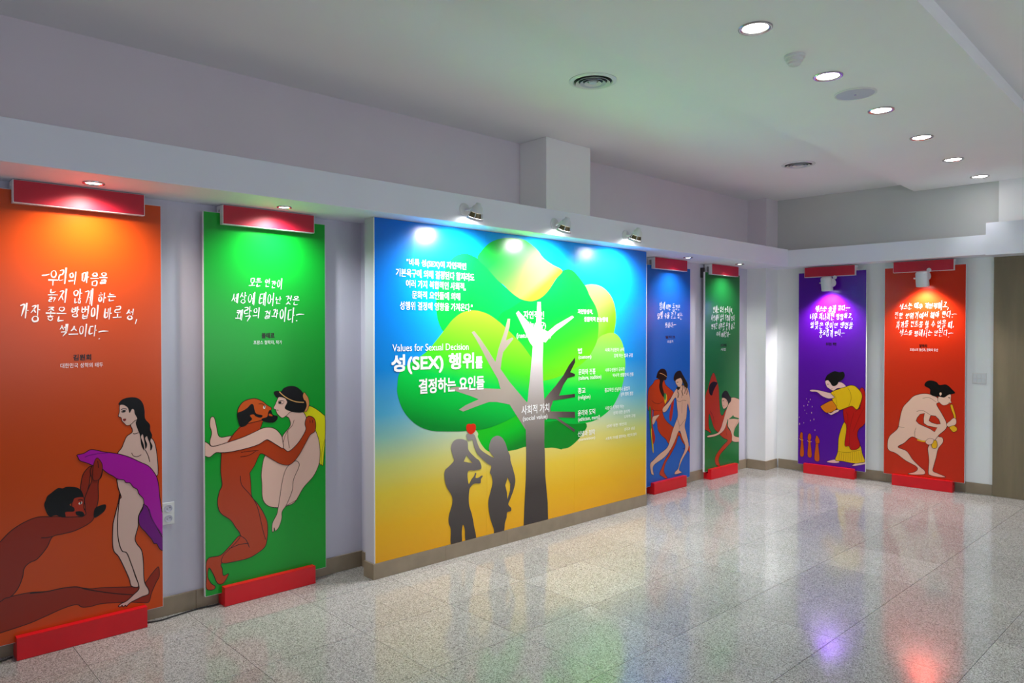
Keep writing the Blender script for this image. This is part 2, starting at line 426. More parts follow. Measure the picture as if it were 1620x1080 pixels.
VOW = 'ㅏㅐㅑㅒㅓㅔㅕㅖㅗㅘㅙㅚㅛㅜㅝㅞㅟㅠㅡㅢㅣ'
FIN = ' ㄱㄲㄳㄴㄵㄶㄷㄹㄺㄻㄼㄽㄾㄿㅀㅁㅂㅄㅅㅆㅇㅈㅊㅋㅌㅍㅎ'
VV = {'ㅏ': [[(.3, 1.05), (.3, -.05)], [(.3, .5), (1, .52)]], 'ㅐ': [[(.2, 1), (.2, 0)], [(.2, .5), (.8, .5)], [(.8, 1.08), (.8, -.08)]],
 'ㅑ': [[(.3, 1.05), (.3, -.05)], [(.3, .65), (1, .67)], [(.3, .35), (1, .37)]], 'ㅓ': [[(-.1, .5), (.7, .52)], [(.7, 1.05), (.7, -.05)]],
 'ㅔ': [[(-.1, .5), (.4, .5)], [(.4, 1), (.4, 0)], [(.85, 1.08), (.85, -.08)]], 'ㅕ': [[(-.1, .65), (.7, .67)], [(-.1, .35), (.7, .37)], [(.7, 1.05), (.7, -.05)]],
 'ㅣ': [[(.5, 1.08), (.5, -.08)]], 'ㅖ': [[(-.1, .65), (.4, .65)], [(-.1, .35), (.4, .35)], [(.4, 1), (.4, 0)], [(.85, 1), (.85, 0)]]}
HV = {'ㅗ': [[(.5, 1.0), (.5, .35)], [(-.05, .3), (1.05, .38)]], 'ㅛ': [[(.3, 1), (.3, .3)], [(.7, 1), (.7, .3)], [(-.05, .3), (1.05, .36)]],
 'ㅜ': [[(-.05, .75), (1.05, .82)], [(.5, .78), (.48, -.1)]], 'ㅠ': [[(-.05, .75), (1.05, .82)], [(.3, .78), (.3, 0)], [(.7, .78), (.7, 0)]], 'ㅡ': [[(-.05, .45), (1.05, .55)]]}
MIX = {'ㅘ': 'ㅗㅏ', 'ㅙ': 'ㅗㅐ', 'ㅚ': 'ㅗㅣ', 'ㅝ': 'ㅜㅓ', 'ㅞ': 'ㅜㅔ', 'ㅟ': 'ㅜㅣ', 'ㅢ': 'ㅡㅣ'}
def place(st, x0, x1, y0, y1): return [[(x0+x*(x1-x0), y0+y*(y1-y0)) for x, y in s] for s in st]
def cons(c, x0, x1, y0, y1):
    if c in DBL:
        m = (x0+x1)/2; g = (x1-x0)*.04
        return place(CON[DBL[c][0]], x0, m-g, y0, y1) + place(CON[DBL[c][1]], m+g, x1, y0, y1)
    return place(CON.get(c, CON['ㅇ']), x0, x1, y0, y1)
def syllable(ch):
    if ch == '.': return [[(.05, .02), (.2, .06)]], .3
    if ch == ',': return [[(.2, .15), (.05, -.15)]], .3
    if ch == '-': return [[(-.1, .55), (.5, .58), (1.0, .52)]], .9
    c = ord(ch) - 0xAC00
    if c < 0: return [], .45
    a, v, f = INI[c//588], VOW[c % 588//28], FIN[c % 28]
    lo = .42 if f != ' ' else 0.0
    out = []
    if v in VV: out += cons(a, 0, .5, lo+.08, .95) + place(VV[v], .58, .95, lo, 1.0)
    elif v in HV: out += cons(a, .15, .85, lo+(1-lo)*.48, 1.0) + place(HV[v], 0, 1, lo, lo+(1-lo)*.45)
    else: out += cons(a, .05, .55, lo+(1-lo)*.5, 1.0) + place(HV[MIX[v][0]], 0, .62, lo, lo+(1-lo)*.45) + place(VV[MIX[v][1]], .66, .95, lo, 1.0)
    if f != ' ': out += cons(f, .15, .85, -.02, .36)
    return out, 1.2
def brush(pr, m, text, x0, x1, yc, hpx, w=.009, seed=1, tail=False, lead=False):
    m = art(m); R = random.Random(seed)
    xs = []; x = 0
    if lead: xs.append(([[(0, .5), (.5, .55), (.95, .62)]], 0, 1)); x = .9
    for ch in text:
        st, adv = syllable(ch); sc = R.choice((.78, .9, 1.0, 1.08, 1.28))*R.uniform(.94, 1.06)
        xs.append((st, x, sc)); x += adv*(.8+.2*sc)
    if tail: xs.append(([[(-.35, .42), (.2, .5), (.9, .48)]], x, 1)); x += .8
    u0, u1 = pr.pl.loc(x0, yc)[0], pr.pl.loc(x1, yc)[0]; xc = (x0+x1)/2
    z0, z1 = pr.pl.loc(xc, yc+hpx/2)[1], pr.pl.loc(xc, yc-hpx/2)[1]
    ku, kz = (u1-u0)/x, z1-z0; pr.k += 1
    for st, ox, sc in xs:
        dy = R.uniform(-.12, .12)
        for s in st:
            q = [(u0+ku*(ox+(px + .16*py)*(.8+.2*sc)) + R.uniform(-.03, .03)*ku, z0+kz*(.5+(py-.5)*sc*1.02+dy+R.uniform(-.03, .03))) for px, py in s]
            pr.ribbon(m, smooth_open(q, 4), w*.52*R.uniform(.7, 1.35), taper=True)

# ------------------------------------------------------------------ banners, their header boards and base blocks
DK = '2a0d06'
def channel(u0, u1, z0, z1, up, depth=.094):
    bm = bmesh.new()
    if up: pr = [(0, z0), (depth, z0), (depth, z1), (.071, z1), (.071, .068), (.0415, .068), (.0415, z1), (0, z1)]
    else: pr = [(0, z1), (0, z0), (.0415, z0), (.0415, z1-.025), (.071, z1-.025), (.071, z0), (depth, z0), (depth, z1)]
    L = [bm.verts.new((u0, y, z)) for y, z in pr]; Rr = [bm.verts.new((u1, y, z)) for y, z in pr]; n = len(pr)
    for i in range(n): bm.faces.new((L[i], L[(i+1) % n], Rr[(i+1) % n], Rr[i]))
    for V in (L, Rr):
        for t in tessellate_polygon([[Vector((y, z, 0)) for y, z in pr]]): bm.faces.new([V[j] for j in t])
    bmesh.ops.dissolve_limit(bm, angle_limit=.01, verts=bm.verts[:], edges=bm.edges[:])
    return bm
def banner(P0, u0, u1, zb, zt, color, cu0, cu1, label, hl, bl, base_h=.115, htop=None, hz=.115):
    """board on plane P0 (front face), header and base channels 4.5 cm proud of it"""
    htop = htop or LZ0 - .004
    pl = Plane(P0.world(u0, 0), P0.a)
    root = tag(thing('banner', P0.world(u0, 0), P0.a), label, 'banner', 'printed banners along the walls')
    obj('board', nbox(0, u1-u0, .0003, .022, zb, zt, bevel=.0008), M_WHITE, root)
    obj('printed_face', nbox(.002, u1-u0-.002, 0, .0003, zb+.002, zt-.002), art(color), root, )
    FP = Plane(P0.world(0, 0, .045), P0.a)
    c0, c1 = cu0, cu1
    h = tag(thing('header_board', FP.world(c0, 0), P0.a), hl, 'board', 'red header boards above the banners')
    obj('board', channel(0, c1-c0, htop-hz, htop, False), M_WHITE, h)
    obj('red_face', nbox(.004, c1-c0-.004, -.003, 0, htop-hz+.004, htop-.002), M_REDH, h)
    b = tag(thing('base_block', FP.world(c0, 0), P0.a), bl, 'block', 'red base blocks on the floor under the banners')
    obj('channel', channel(0, c1-c0, .001, base_h, True), M_RED, b)
    obj('front_face', nbox(.001, c1-c0-.001, -.002, 0, .002, base_h-.001), M_RED, b)
    return root, pl, (.002, u1-u0-.002, zb+.002, zt-.002)

LW = Plane((-4.345, 0), PI/2)
BW = Plane(back(0, .10), BACK_A)
B = {}
B[1] = banner(LW, .565, 1.360, .078, 2.358, '#c8480a', .655, 1.262,
  'orange banner with white brush lettering, woman holding a magenta cloth',
  'red header board hanging over the orange banner', 'red base block under the orange banner, nearest the camera')
B[2] = banner(LW, 1.595, 2.388, .072, 2.358, '#069c28', 1.692, 2.286,
  'bright green banner with a bearded man embracing a winged woman',
  'red header board hanging over the bright green banner', 'red base block under the bright green banner left of the mural')
B[3] = banner(LW, 5.955, 6.742, .078, 2.325, '#0c5cb8', 6.03, 6.612,
  'blue banner with a dark bearded man and a pale striding youth',
  'small red header board over the blue banner right of the mural', 'red base block under the blue banner right of the mural')
B[4] = banner(LW, 7.035, 7.785, .088, 2.312, '#1a7034', 7.10, 7.675,
  'dark green banner with a red cloaked figure and crouching woman',
  'small red header board over the dark green banner near the corner', 'red base block under the dark green banner near the corner')
u = [BW.loc(x, y)[0] for x, y in ((1262.8, 580), (1370, 580), (1398.8, 580), (1527.3, 580), (1275, 430), (1355, 430), (1415, 430), (1511, 430))]
B[5] = banner(BW, u[0], u[1], .092, 2.335, '#520a96', u[4], u[5],
  'purple banner with a bending woman in a yellow dress and red mantle',
  'red header board above the purple banner on the back wall', 'red base block under the purple banner on the back wall', htop=2.392)
B[6] = banner(BW, u[2], u[3], .105, 2.335, '#c02a0c', u[6], u[7],
  'red banner with a crouching pale woman holding a yellow horn',
  'red header board above the red banner on the back wall', 'red base block under the red banner on the back wall', htop=2.392)
for i in (3, 4):
    root = B[i][0]; zt = B[i][2][3]
    obj('wall_clip', nbox(.0, .03, .0225, .062, zt-.06, zt+.05, bevel=.002), M_DARK, root, )

def P(i, k=1): return Print(B[i][1], B[i][0], B[i][2], k)
def lettering(i, lines, small=()):
    for j, (t, x0, x1, y, h, w, tail, lead) in enumerate(lines):
        p = P(i, 12); brush(p, 'ffffff', t, x0, x1, y, h, w, seed=i*10+j, tail=tail, lead=lead); p.done('text_line', 'white brush lettering')
    for c, t, x0, x1, y, h in small:
        p = P(i, 12); sans(p, 'ffffff' if c == 'w' else '1c0a06', t, x0, x1, y, h, .0 if c == 'w' else .03)
        p.done('text_line', 'small white printed text' if c == 'w' else 'small black printed name')
F0, T0 = False, True
lettering(1, [('우리의 마음을', 65, 171, 439, 19, .011, F0, T0), ('늙지 않게 하는', 75, 184, 468, 17, .010, F0, F0),
  ('가장 좋은 방법이 바로 성,', 30, 217, 495, 20, .011, F0, F0), ('섹스이다.', 93, 169, 523, 18, .011, T0, F0)],
  small=[('k', '김원회', 116, 144, 565, 9), ('w', '대한민국 성학의 태두', 95.6, 163, 577.5, 7.5)])
lettering(2, [('모든 인간이', 394, 448, 448, 15, .010, F0, F0), ('세상에 태어난 것은', 366, 474, 473.7, 15, .010, F0, F0),
  ('쾌락의 결과이다.', 372, 479, 497, 16, .011, T0, F0)],
  small=[('k', '볼테르', 414, 434, 530.5, 8), ('w', '프랑스 철학자, 작가', 401, 446, 541.5, 6.5)])
lettering(3, [('밤에 대한 동경은', 1043, 1076, 485, 9, .009, F0, F0), ('달빛 속을 걷고 있는', 1040, 1080, 499.6, 11, .010, F0, F0),
  ('듯하다.', 1052, 1069, 514.4, 9, .010, T0, F0)], small=[('k', '발자크', 1053, 1068, 533, 4.5), ('w', '소설가', 1055.5, 1065, 540, 4.5)])
lettering(4, [('연애는 삶의 불꽃이며,', 1128, 1159, 489.6, 9, .008, F0, F0), ('사랑에서 삶의 기쁨이 된다', 1125, 1162.5, 502.5, 9, .008, F0, F0),
  ('행복은 여자를 웃게 하고', 1125, 1162.5, 516, 10, .009, F0, F0), ('다시 태어난다', 1133.7, 1155, 528.7, 8, .009, T0, F0)],
  small=[('k', '괴테', 1139.6, 1149, 546, 4.5), ('w', '시인', 1140, 1148, 552.5, 4.5)])
lettering(5, [('섹스는 술과 같다.', 1290, 1344, 487.8, 8.5, .0066, T0, F0), ('너무 지나치면 방탕하고,', 1281.5, 1349, 500.7, 9, .0066, F0, F0),
  ('알맞은 양이면 생명을', 1282, 1350, 513.7, 10, .0068, F0, F0), ('풍요롭게 한다.', 1296, 1336, 526.7, 9, .0066, T0, F0)],
  small=[('k', '유대인 격언', 1306.7, 1323, 544, 4.5)])
lettering(6, [('섹스는 매우 개인적이고,', 1423, 1501, 483.7, 9.5, .0068, F0, F0), ('친한 분위기에서 해야 한다.', 1415, 1513, 498.3, 9.5, .0068, T0, F0),
  ('자기를 컨트롤 할 수 없을 때,', 1417.5, 1509, 513.3, 10, .0068, F0, F0), ('섹스를 행해서는 안된다.', 1423, 1507, 526.5, 9.5, .0068, T0, F0)],
  small=[('k', '말하라', 1454.6, 1467, 547, 5), ('w', '프랑스의 정신과, 문화의 유산', 1439.6, 1484, 553.3, 4.5)])

SKN = 'd2b0a4'
# banner 1 ------------------------------------------------------------
W1 = lambda p: T(110, 610, 5.4, p)
M1 = lambda p: T(0, 700, 3.378, p)
p = P(1)
MB = '8e2408'
p.shape(MB, [(-10, 950), (18, 943), (47, 937), (74, 935), (98, 930), (119, 928), (142, 931), (165, 929), (219, 927), (230, 921), (238, 910), (247, 899), (251, 897), (252, 911), (247, 921), (240, 937), (236, 951), (228, 953), (205, 952), (180, 953), (158, 955), (143, 959), (130, 960), (121, 956), (100, 962), (71, 975), (44, 986.5), (0, 1001), (-12, 1005)], DK)
p.line(DK, M1([(160, 805), (250, 795), (330, 778), (410, 770), (470, 785), (608, 805)]) + W1([(540, 1785)]), .005)
p.shape(MB, M1([(430, 250), (440, 180), (460, 145), (485, 125), (492, 140), (482, 180), (475, 230), (455, 290), (440, 300)]), DK)
p.shape(MB, M1([(-20, 550), (0, 530), (60, 470), (130, 425), (200, 398), (270, 395), (380, 393), (445, 393), (455, 350), (452, 300), (470, 250), (490, 200), (482, 150), (500, 110), (515, 85), (535, 100), (548, 130), (542, 180), (525, 210), (525, 300), (515, 350), (500, 405), (470, 435), (400, 470), (330, 488), (280, 503), (250, 560), (200, 620), (160, 640), (130, 670), (120, 720), (95, 780), (60, 820), (30, 830), (-20, 830)]), DK)
p.line(DK, M1([(220, 508), (250, 507), (285, 500)])); p.line(DK, M1([(505, 90), (508, 130), (500, 160)])); p.line(DK, M1([(522, 92), (526, 130), (520, 160)]))
p.shape('a82c10', M1([(390, 300), (440, 288), (450, 305), (447, 345), (452, 388), (330, 396), (345, 370), (380, 345)]), DK)
p.shape('0b0806', M1([(262, 392), (243, 360), (236, 330), (245, 305), (253, 285), (272, 270), (290, 255), (312, 242), (335, 244), (352, 236), (378, 235), (402, 237), (422, 245), (437, 260), (445, 288), (420, 290), (398, 296), (388, 318), (372, 332), (395, 347), (394, 367), (350, 370), (350, 395), (325, 396), (300, 388)]))
p.shape('0b0806', M1([(405, 368), (440, 368), (450, 390), (412, 388)])); p.shape('0b0806', M1([(503, 400), (505, 355), (530, 337), (564, 330), (562, 358), (536, 384)]))
p.shape('e8ddd0', M1([(420, 322), (436, 314), (438, 324), (424, 330)])); p.shape('0b0806', M1([(428, 316), (434, 316), (433, 326), (428, 327)])); p.line(DK, M1([(415, 308), (430, 303), (444, 308)]))
p.done('printed_man')
p = P(1, 8)
SK1 = 'd4b2a6'
p.shape(SK1, W1([(430, 920), (415, 1000), (385, 1120), (370, 1200), (372, 1390), (420, 1460), (470, 1560), (510, 1650), (530, 1712), (592, 1710), (560, 1620), (500, 1440), (445, 1405), (415, 1300), (410, 1150), (425, 980)]), DK, .005)
p.shape(SK1, W1([(405, 790), (440, 780), (510, 800), (570, 850), (625, 950), (635, 1010), (590, 1110), (585, 1200), (560, 1300), (575, 1350), (615, 1405), (630, 1500), (635, 1640), (648, 1695), (675, 1740), (676, 1775), (650, 1790), (620, 1800), (580, 1820), (530, 1845), (500, 1868), (487, 1884), (476, 1874), (460, 1888), (448, 1876), (432, 1888), (418, 1882), (440, 1860), (490, 1835), (550, 1780), (590, 1740), (590, 1700), (570, 1640), (530, 1530), (490, 1430), (445, 1405), (415, 1300), (410, 1150), (425, 980), (440, 950), (415, 870)]), DK, .005)
p.shape(SK1, W1([(522, 330), (535, 370), (532, 400), (490, 430), (465, 480), (445, 530), (412, 578), (440, 640), (600, 690), (680, 740), (745, 768), (756, 720), (748, 600), (728, 490), (695, 440), (640, 390), (590, 330), (570, 290)]), DK)
p.line(DK, W1([(542, 408), (560, 410), (590, 400)])); p.line(DK, W1([(645, 545), (672, 600), (685, 650)])); p.line(DK, W1([(530, 572), (545, 598), (580, 604), (612, 588)]), .003)
p.shape(SK1, W1([(430, 165), (425, 222), (417, 260), (440, 272), (447, 300), (465, 318), (488, 338), (520, 332), (555, 300), (582, 280), (575, 230), (540, 180), (480, 150)]), DK, .003)
p.shape('0b0806', W1([(418, 160), (440, 125), (480, 105), (540, 98), (590, 110), (625, 150), (640, 210), (645, 280), (685, 330), (688, 380), (705, 425), (690, 470), (708, 515), (692, 552), (686, 500), (670, 455), (660, 430), (645, 450), (662, 500), (648, 540), (640, 485), (625, 415), (610, 440), (632, 500), (638, 552), (612, 505), (603, 430), (585, 380), (565, 320), (577, 280), (557, 240), (550, 205), (532, 200), (512, 232), (497, 188), (460, 163)]))
p.line('0b0806', W1([(443, 222), (460, 210), (480, 210)]), .004); p.line('0b0806', W1([(445, 228), (465, 224), (480, 216)]), .003); p.line('0b0806', W1([(440, 205), (462, 194), (490, 200)]), .003)
p.shape('0b0806', W1([(455, 214), (472, 212), (468, 226), (457, 226)])); p.shape('7c2a28', W1([(455, 285), (478, 280), (482, 292), (470, 302), (458, 296)]))
p.done('printed_woman')
p = P(1, 22)
p.shape('6d0478', W1([(635, 1010), (625, 1050), (592, 1110), (595, 1180), (615, 1215), (640, 1240), (665, 1270), (700, 1310), (720, 1345), (745, 1350), (770, 1392), (806, 1402), (808, 1290), (760, 1200), (700, 1080)]), DK)
p.shape('a80e9e', W1([(65, 590), (120, 577), (180, 545), (240, 552), (300, 565), (400, 578), (500, 605), (600, 650), (680, 690), (740, 770), (760, 850), (770, 950), (790, 1080), (808, 1170), (808, 1310), (785, 1280), (740, 1200), (700, 1130), (668, 1040), (637, 1010), (630, 965), (592, 922), (578, 885), (545, 866), (515, 830), (480, 826), (462, 803), (410, 797), (370, 770), (330, 750), (285, 715), (270, 690), (205, 682), (150, 660), (90, 640), (72, 612)]), DK)
p.line('6d0478', W1([(130, 610), (180, 590), (260, 578), (330, 572)])); p.line('6d0478', W1([(680, 1050), (700, 1120), (730, 1180), (770, 1240), (800, 1290)]))
p.done('printed_cloth', 'magenta scalloped cloth')
p = P(1, 27)
p.shape('8e2408', W1([(200, 700), (215, 640), (235, 615), (262, 640), (280, 680), (275, 740), (250, 800), (200, 800)]), DK, .003); p.line(DK, W1([(240, 640), (246, 700)]), .003)
p.done('printed_hand')

# banner 2 ------------------------------------------------------------
D2 = lambda p: T(320, 590, 6.75, p)
E2 = lambda p: T(320, 700, 4.5, p)
SK2 = 'e2b9a8'; MN = 'b23a08'
p = P(2)
p.shape('e6dc08', D2([(1110, 360), (1150, 350), (1220, 385), (1290, 440), (1312, 480), (1312, 700), (1300, 860), (1288, 985), (1272, 975), (1255, 970), (1235, 850), (1225, 700), (1180, 600), (1150, 500), (1110, 470), (1070, 425)]), DK)
p.line('8a7a08', D2([(1310, 700), (1275, 850), (1270, 970)]), .003)
p.done('printed_wing', 'yellow wing')
p = P(2, 4)
p.shape(SK2, D2([(105, 465), (130, 480), (150, 560), (185, 680), (310, 670), (300, 730), (120, 780), (80, 740), (100, 640), (80, 560), (85, 490)]), DK)
p.shape(SK2, D2([(880, 450), (925, 480), (938, 560), (870, 650), (850, 700), (852, 790), (700, 860), (665, 890), (645, 960)]) + E2([(420, 225), (424, 290), (430, 400), (470, 450), (540, 462), (600, 450), (660, 420), (720, 320), (790, 240), (828, 160)]) + D2([(1255, 900), (1255, 800), (1240, 700), (1200, 600), (1120, 520), (1110, 470), (1060, 400), (950, 400)]), DK)
p.shape(SK2, E2([(600, 180), (570, 270), (550, 400), (540, 460), (530, 510), (500, 570), (497, 628), (508, 632), (512, 605), (520, 628), (545, 600), (565, 540), (568, 490), (600, 440), (640, 340), (650, 260), (690, 160), (660, 130)]), DK, .0035)
p.line('5a2418', D2([(980, 500), (960, 560), (915, 610), (880, 680), (858, 760)]), .003); p.line('5a2418', D2([(912, 620), (915, 700), (930, 800)]), .003)
p.line('5a2418', E2([(600, 445), (640, 425), (680, 400)]), .003)
p.shape(SK2, D2([(820, 250), (793, 300), (776, 340), (760, 375), (784, 390), (790, 412), (806, 440), (850, 476), (895, 455), (940, 415), (1000, 400), (905, 300), (880, 240)]), DK, .003)
p.shape('0b0806', D2([(765, 200), (800, 188), (840, 195), (870, 160), (930, 138), (1000, 145), (1060, 190), (1085, 240), (1112, 330), (1110, 380), (1080, 415), (1020, 422), (940, 408), (880, 375), (905, 310), (885, 272), (830, 255), (795, 262), (768, 228)]))
p.line('d8a060', D2([(822, 198), (860, 235), (920, 275), (1000, 305), (1085, 312)]), .006)
p.shape('0b0806', D2([(812, 310), (838, 302), (842, 320), (818, 324)])); p.line('0b0806', D2([(808, 305), (840, 292), (875, 300)]), .003); p.line('0b0806', D2([(810, 322), (850, 328), (872, 312)]), .0025); p.line('7c2a28', D2([(792, 392), (812, 396)]), .004)
p.done('printed_woman')
p = P(2, 18)
p.shape('b23a08', E2([(35, 830), (130, 800), (200, 730), (270, 660), (330, 720), (250, 800), (140, 855), (142, 900), (150, 945), (187, 933), (150, 998), (108, 1000), (80, 940), (48, 890), (38, 950), (62, 1000), (92, 1022), (78, 1045), (30, 1040), (28, 960)]), DK)
p.shape('b23a08', D2([(200, 850), (300, 760), (480, 740), (600, 740), (680, 712), (720, 725), (860, 800), (920, 835), (1000, 770), (1060, 690), (1105, 600), (1095, 540), (1110, 480), (1140, 458), (1190, 480), (1210, 540), (1200, 620), (1150, 660), (1100, 750), (1040, 860), (980, 940), (920, 980), (840, 970), (760, 930), (640, 860), (600, 890), (560, 980), (510, 1060)]) + E2([(340, 230), (345, 290), (352, 380), (390, 430), (430, 490), (460, 560), (465, 630), (460, 690), (445, 740), (400, 780), (330, 820), (230, 845), (140, 855), (150, 800), (200, 750), (270, 665), (235, 600), (200, 550), (130, 500), (108, 430), (120, 350), (140, 300), (130, 200), (135, 80)]), DK)
p.line(DK, E2([(270, 235), (280, 300), (340, 370), (385, 440), (410, 530), (430, 620), (450, 690)])); p.line(DK, E2([(270, 660), (310, 690), (335, 745)])); p.line(DK, E2([(330, 715), (260, 725), (190, 755)])); p.line(DK, E2([(270, 100), (330, 90), (380, 60)]), .003); p.line(DK, E2([(275, 70), (330, 60), (400, 55)]), .003)
p.line(DK, D2([(1145, 500), (1150, 530)]), .003); p.line(DK, D2([(1175, 500), (1178, 530)]), .003)
p.done('printed_man')
p = P(2, 25)
p.shape(MN, D2([(410, 560), (500, 500), (640, 490), (635, 540), (612, 600), (640, 650), (520, 760), (280, 760), (290, 700), (340, 640)]), None)
p.line(DK, D2([(420, 565), (340, 640), (280, 735)])); p.line(DK, D2([(642, 520), (630, 560), (612, 605)]))
p.shape('c4500e', D2([(378, 440), (382, 380), (430, 310), (500, 278), (570, 272), (640, 300), (690, 340), (737, 370), (732, 400), (742, 440), (700, 480), (640, 500), (560, 520), (420, 540)]), DK)
p.shape('0b0806', D2([(372, 430), (430, 402), (480, 370), (520, 330), (545, 340), (555, 385), (575, 432), (640, 450), (622, 475), (570, 462), (545, 440), (508, 452), (530, 490), (500, 520), (460, 562), (405, 570), (378, 500)]))
p.shape('0b0806', D2([(716, 395), (735, 400), (742, 430), (765, 448), (800, 456), (800, 490), (762, 525), (700, 527), (645, 510), (632, 488), (690, 465), (700, 425)])); p.shape('c4500e', D2([(712, 432), (735, 440), (750, 458), (712, 455)]))
p.shape('f0e4da', D2([(650, 355), (672, 345), (668, 378), (652, 380)])); p.shape('0b0806', D2([(658, 352), (668, 348), (668, 365), (660, 368)])); p.line(DK, D2([(600, 330), (635, 325), (670, 350)]), .003)
p.done('printed_head', 'bald bearded head in profile'); p = P(2, 36)
p.shape('d88a50', D2([(1070, 240), (1085, 205), (1105, 225), (1132, 270), (1138, 345), (1112, 405), (1088, 408), (1110, 350), (1100, 300), (1082, 285)]), DK, .003)
p.done('printed_hand')
p = P(2, 36)
p.shape(SK2, D2([(12, 735), (60, 750), (115, 782), (280, 735), (440, 680), (560, 625), (650, 585), (730, 580), (790, 605), (838, 660), (852, 700), (862, 800), (790, 765), (720, 722), (680, 712), (600, 760), (480, 800), (300, 840), (200, 848), (140, 850), (80, 895), (30, 885), (12, 860)]), DK)
p.done('printed_leg')

# banner 3 ------------------------------------------------------------
L3 = lambda p: T(1015, 570, 5.4, p)
p = P(3)
p.shape('b8340a', L3([(120, 165), (95, 200), (62, 240), (52, 320), (56, 425), (98, 420), (102, 490), (130, 520), (140, 590), (170, 640), (205, 670), (230, 710), (262, 715), (235, 790), (200, 850), (170, 920), (152, 970), (175, 990), (205, 1008), (220, 1000), (192, 950), (205, 880), (250, 800), (290, 720), (318, 640), (345, 690), (385, 745), (418, 800), (418, 740), (372, 710), (330, 620), (260, 560), (215, 520), (187, 470), (182, 410), (240, 330), (272, 275), (240, 240), (205, 205), (185, 160)]), DK, .005)
p.line(DK, L3([(85, 340), (110, 362), (150, 368), (180, 350)]), .004); p.line(DK, L3([(100, 425), (150, 430), (180, 425)]), .003)
p.shape('0b0806', L3([(125, 145), (140, 95), (172, 70), (205, 82), (218, 125), (208, 165), (187, 172), (178, 220), (197, 300), (187, 315), (160, 270), (150, 220), (155, 170), (132, 150)])); p.line('d8a060', L3([(155, 108), (185, 118), (215, 140)]), .005)
p.done('printed_man')
p = P(3, 10)
p.shape('1a7a3c', L3([(62, 415), (78, 412), (88, 560), (100, 765), (92, 770), (74, 640)])); p.shape('d8b020', L3([(80, 600), (90, 600), (102, 768), (94, 772)])); p.shape('b02818', L3([(80, 415), (94, 418), (92, 540), (115, 660), (95, 710), (84, 560)]))
p.shape('b02818', L3([(258, 352), (276, 338), (262, 470), (248, 520), (236, 480)])); p.shape('d8b020', L3([(190, 300), (212, 290), (216, 330), (200, 370)])); p.shape('1a7a3c', L3([(190, 290), (205, 280), (208, 320), (196, 340)]))
p.done('printed_cloth', 'striped cloth ends')
p = P(3, 18)
SK3 = 'd8ab92'
p.shape(SK3, L3([(92, 485), (120, 470), (150, 465), (122, 505), (108, 535), (92, 545)]), DK, .003)
p.shape(SK3, L3([(300, 235), (268, 285), (232, 350), (182, 405), (183, 442), (212, 430), (250, 370), (290, 318), (302, 400), (308, 470), (292, 520), (262, 600), (240, 680), (216, 745), (150, 800), (100, 850), (72, 885), (80, 960), (92, 975), (102, 972), (100, 900), (190, 830), (240, 770), (282, 690), (320, 600), (345, 660), (372, 745), (330, 850), (312, 920), (286, 950), (285, 972), (342, 955), (318, 930), (345, 850), (400, 745), (388, 650), (368, 560), (382, 480), (392, 370), (408, 430), (418, 462), (418, 380), (398, 250), (365, 215), (320, 215)]), DK, .004)
p.line(DK, L3([(300, 342), (325, 352), (350, 340), (380, 342)]), .003); p.line(DK, L3([(300, 490), (315, 530), (325, 560), (350, 530), (375, 500)]), .003); p.line(DK, L3([(345, 350), (342, 450)]), .0025)
p.shape(SK3, L3([(288, 172), (300, 160), (340, 150), (345, 200), (320, 228), (295, 205)]), DK, .003)
p.shape('0b0806', L3([(272, 158), (280, 120), (300, 95), (330, 88), (350, 120), (372, 160), (392, 200), (388, 235), (370, 225), (352, 190), (332, 150), (300, 160), (284, 178)]))
for q in ([(318, 225), (306, 260), (316, 290), (306, 318)], [(345, 190), (352, 230), (344, 262), (352, 300)], [(362, 210), (372, 250), (366, 285)], [(378, 225), (388, 262), (384, 292)]): p.line('0b0806', L3(q), .009)
p.shape('0b0806', L3([(296, 232), (316, 225), (328, 232), (316, 250), (304, 248)]))
p.line('0b0806', L3([(298, 186), (312, 184)]), .006); p.line('7c2a28', L3([(298, 210), (306, 211)]), .005)
for q in ([(335, 255), (345, 290), (338, 320)], [(320, 560), (322, 585)], [(372, 745), (362, 752), (350, 750)], [(300, 285), (312, 320)]): p.line(DK, L3(q), .003)
p.done('printed_youth')

# banner 4 ------------------------------------------------------------
N4 = lambda p: T(1105, 570, 5.4, p)
p = P(4)
p.shape('b03412', N4([(120, 112), (100, 165), (82, 235), (62, 290), (52, 400), (52, 570), (75, 600), (110, 618), (88, 565), (92, 455), (130, 570), (160, 610), (210, 660), (248, 682), (210, 725), (160, 790), (140, 840), (150, 890), (185, 902), (172, 855), (188, 800), (240, 740), (288, 680), (276, 610), (246, 560), (236, 420), (210, 465), (187, 450), (177, 330), (172, 230), (152, 160), (135, 112)]), DK, .005)
p.line(DK, N4([(100, 430), (125, 480), (135, 540)]), .004); p.line(DK, N4([(215, 560), (235, 600), (240, 640)]), .003)
p.shape('14100e', N4([(88, 240), (100, 200), (130, 180), (160, 192), (142, 230), (127, 262), (115, 298), (95, 285)]))
p.done('printed_cloaked_figure')
p = P(4, 8)
p.shape(SK3, N4([(278, 320), (320, 320), (352, 352), (352, 500), (312, 580), (302, 640), (352, 660), (352, 692), (290, 690), (285, 640), (268, 590), (250, 560), (252, 500), (220, 590), (160, 640), (85, 657), (80, 642), (160, 620), (190, 580), (215, 500), (238, 420), (262, 360)]), DK, .004)
p.shape(SK3, N4([(203, 320), (198, 345), (202, 380), (214, 412), (238, 400), (252, 370), (237, 325)]), DK, .003)
p.shape('14100e', N4([(198, 310), (205, 280), (225, 258), (247, 265), (265, 300), (278, 315), (276, 348), (256, 366), (240, 335), (222, 322)]))
p.shape('1f6a30', N4([(260, 500), (285, 478), (295, 466), (305, 480), (342, 492), (338, 502), (300, 498)]))
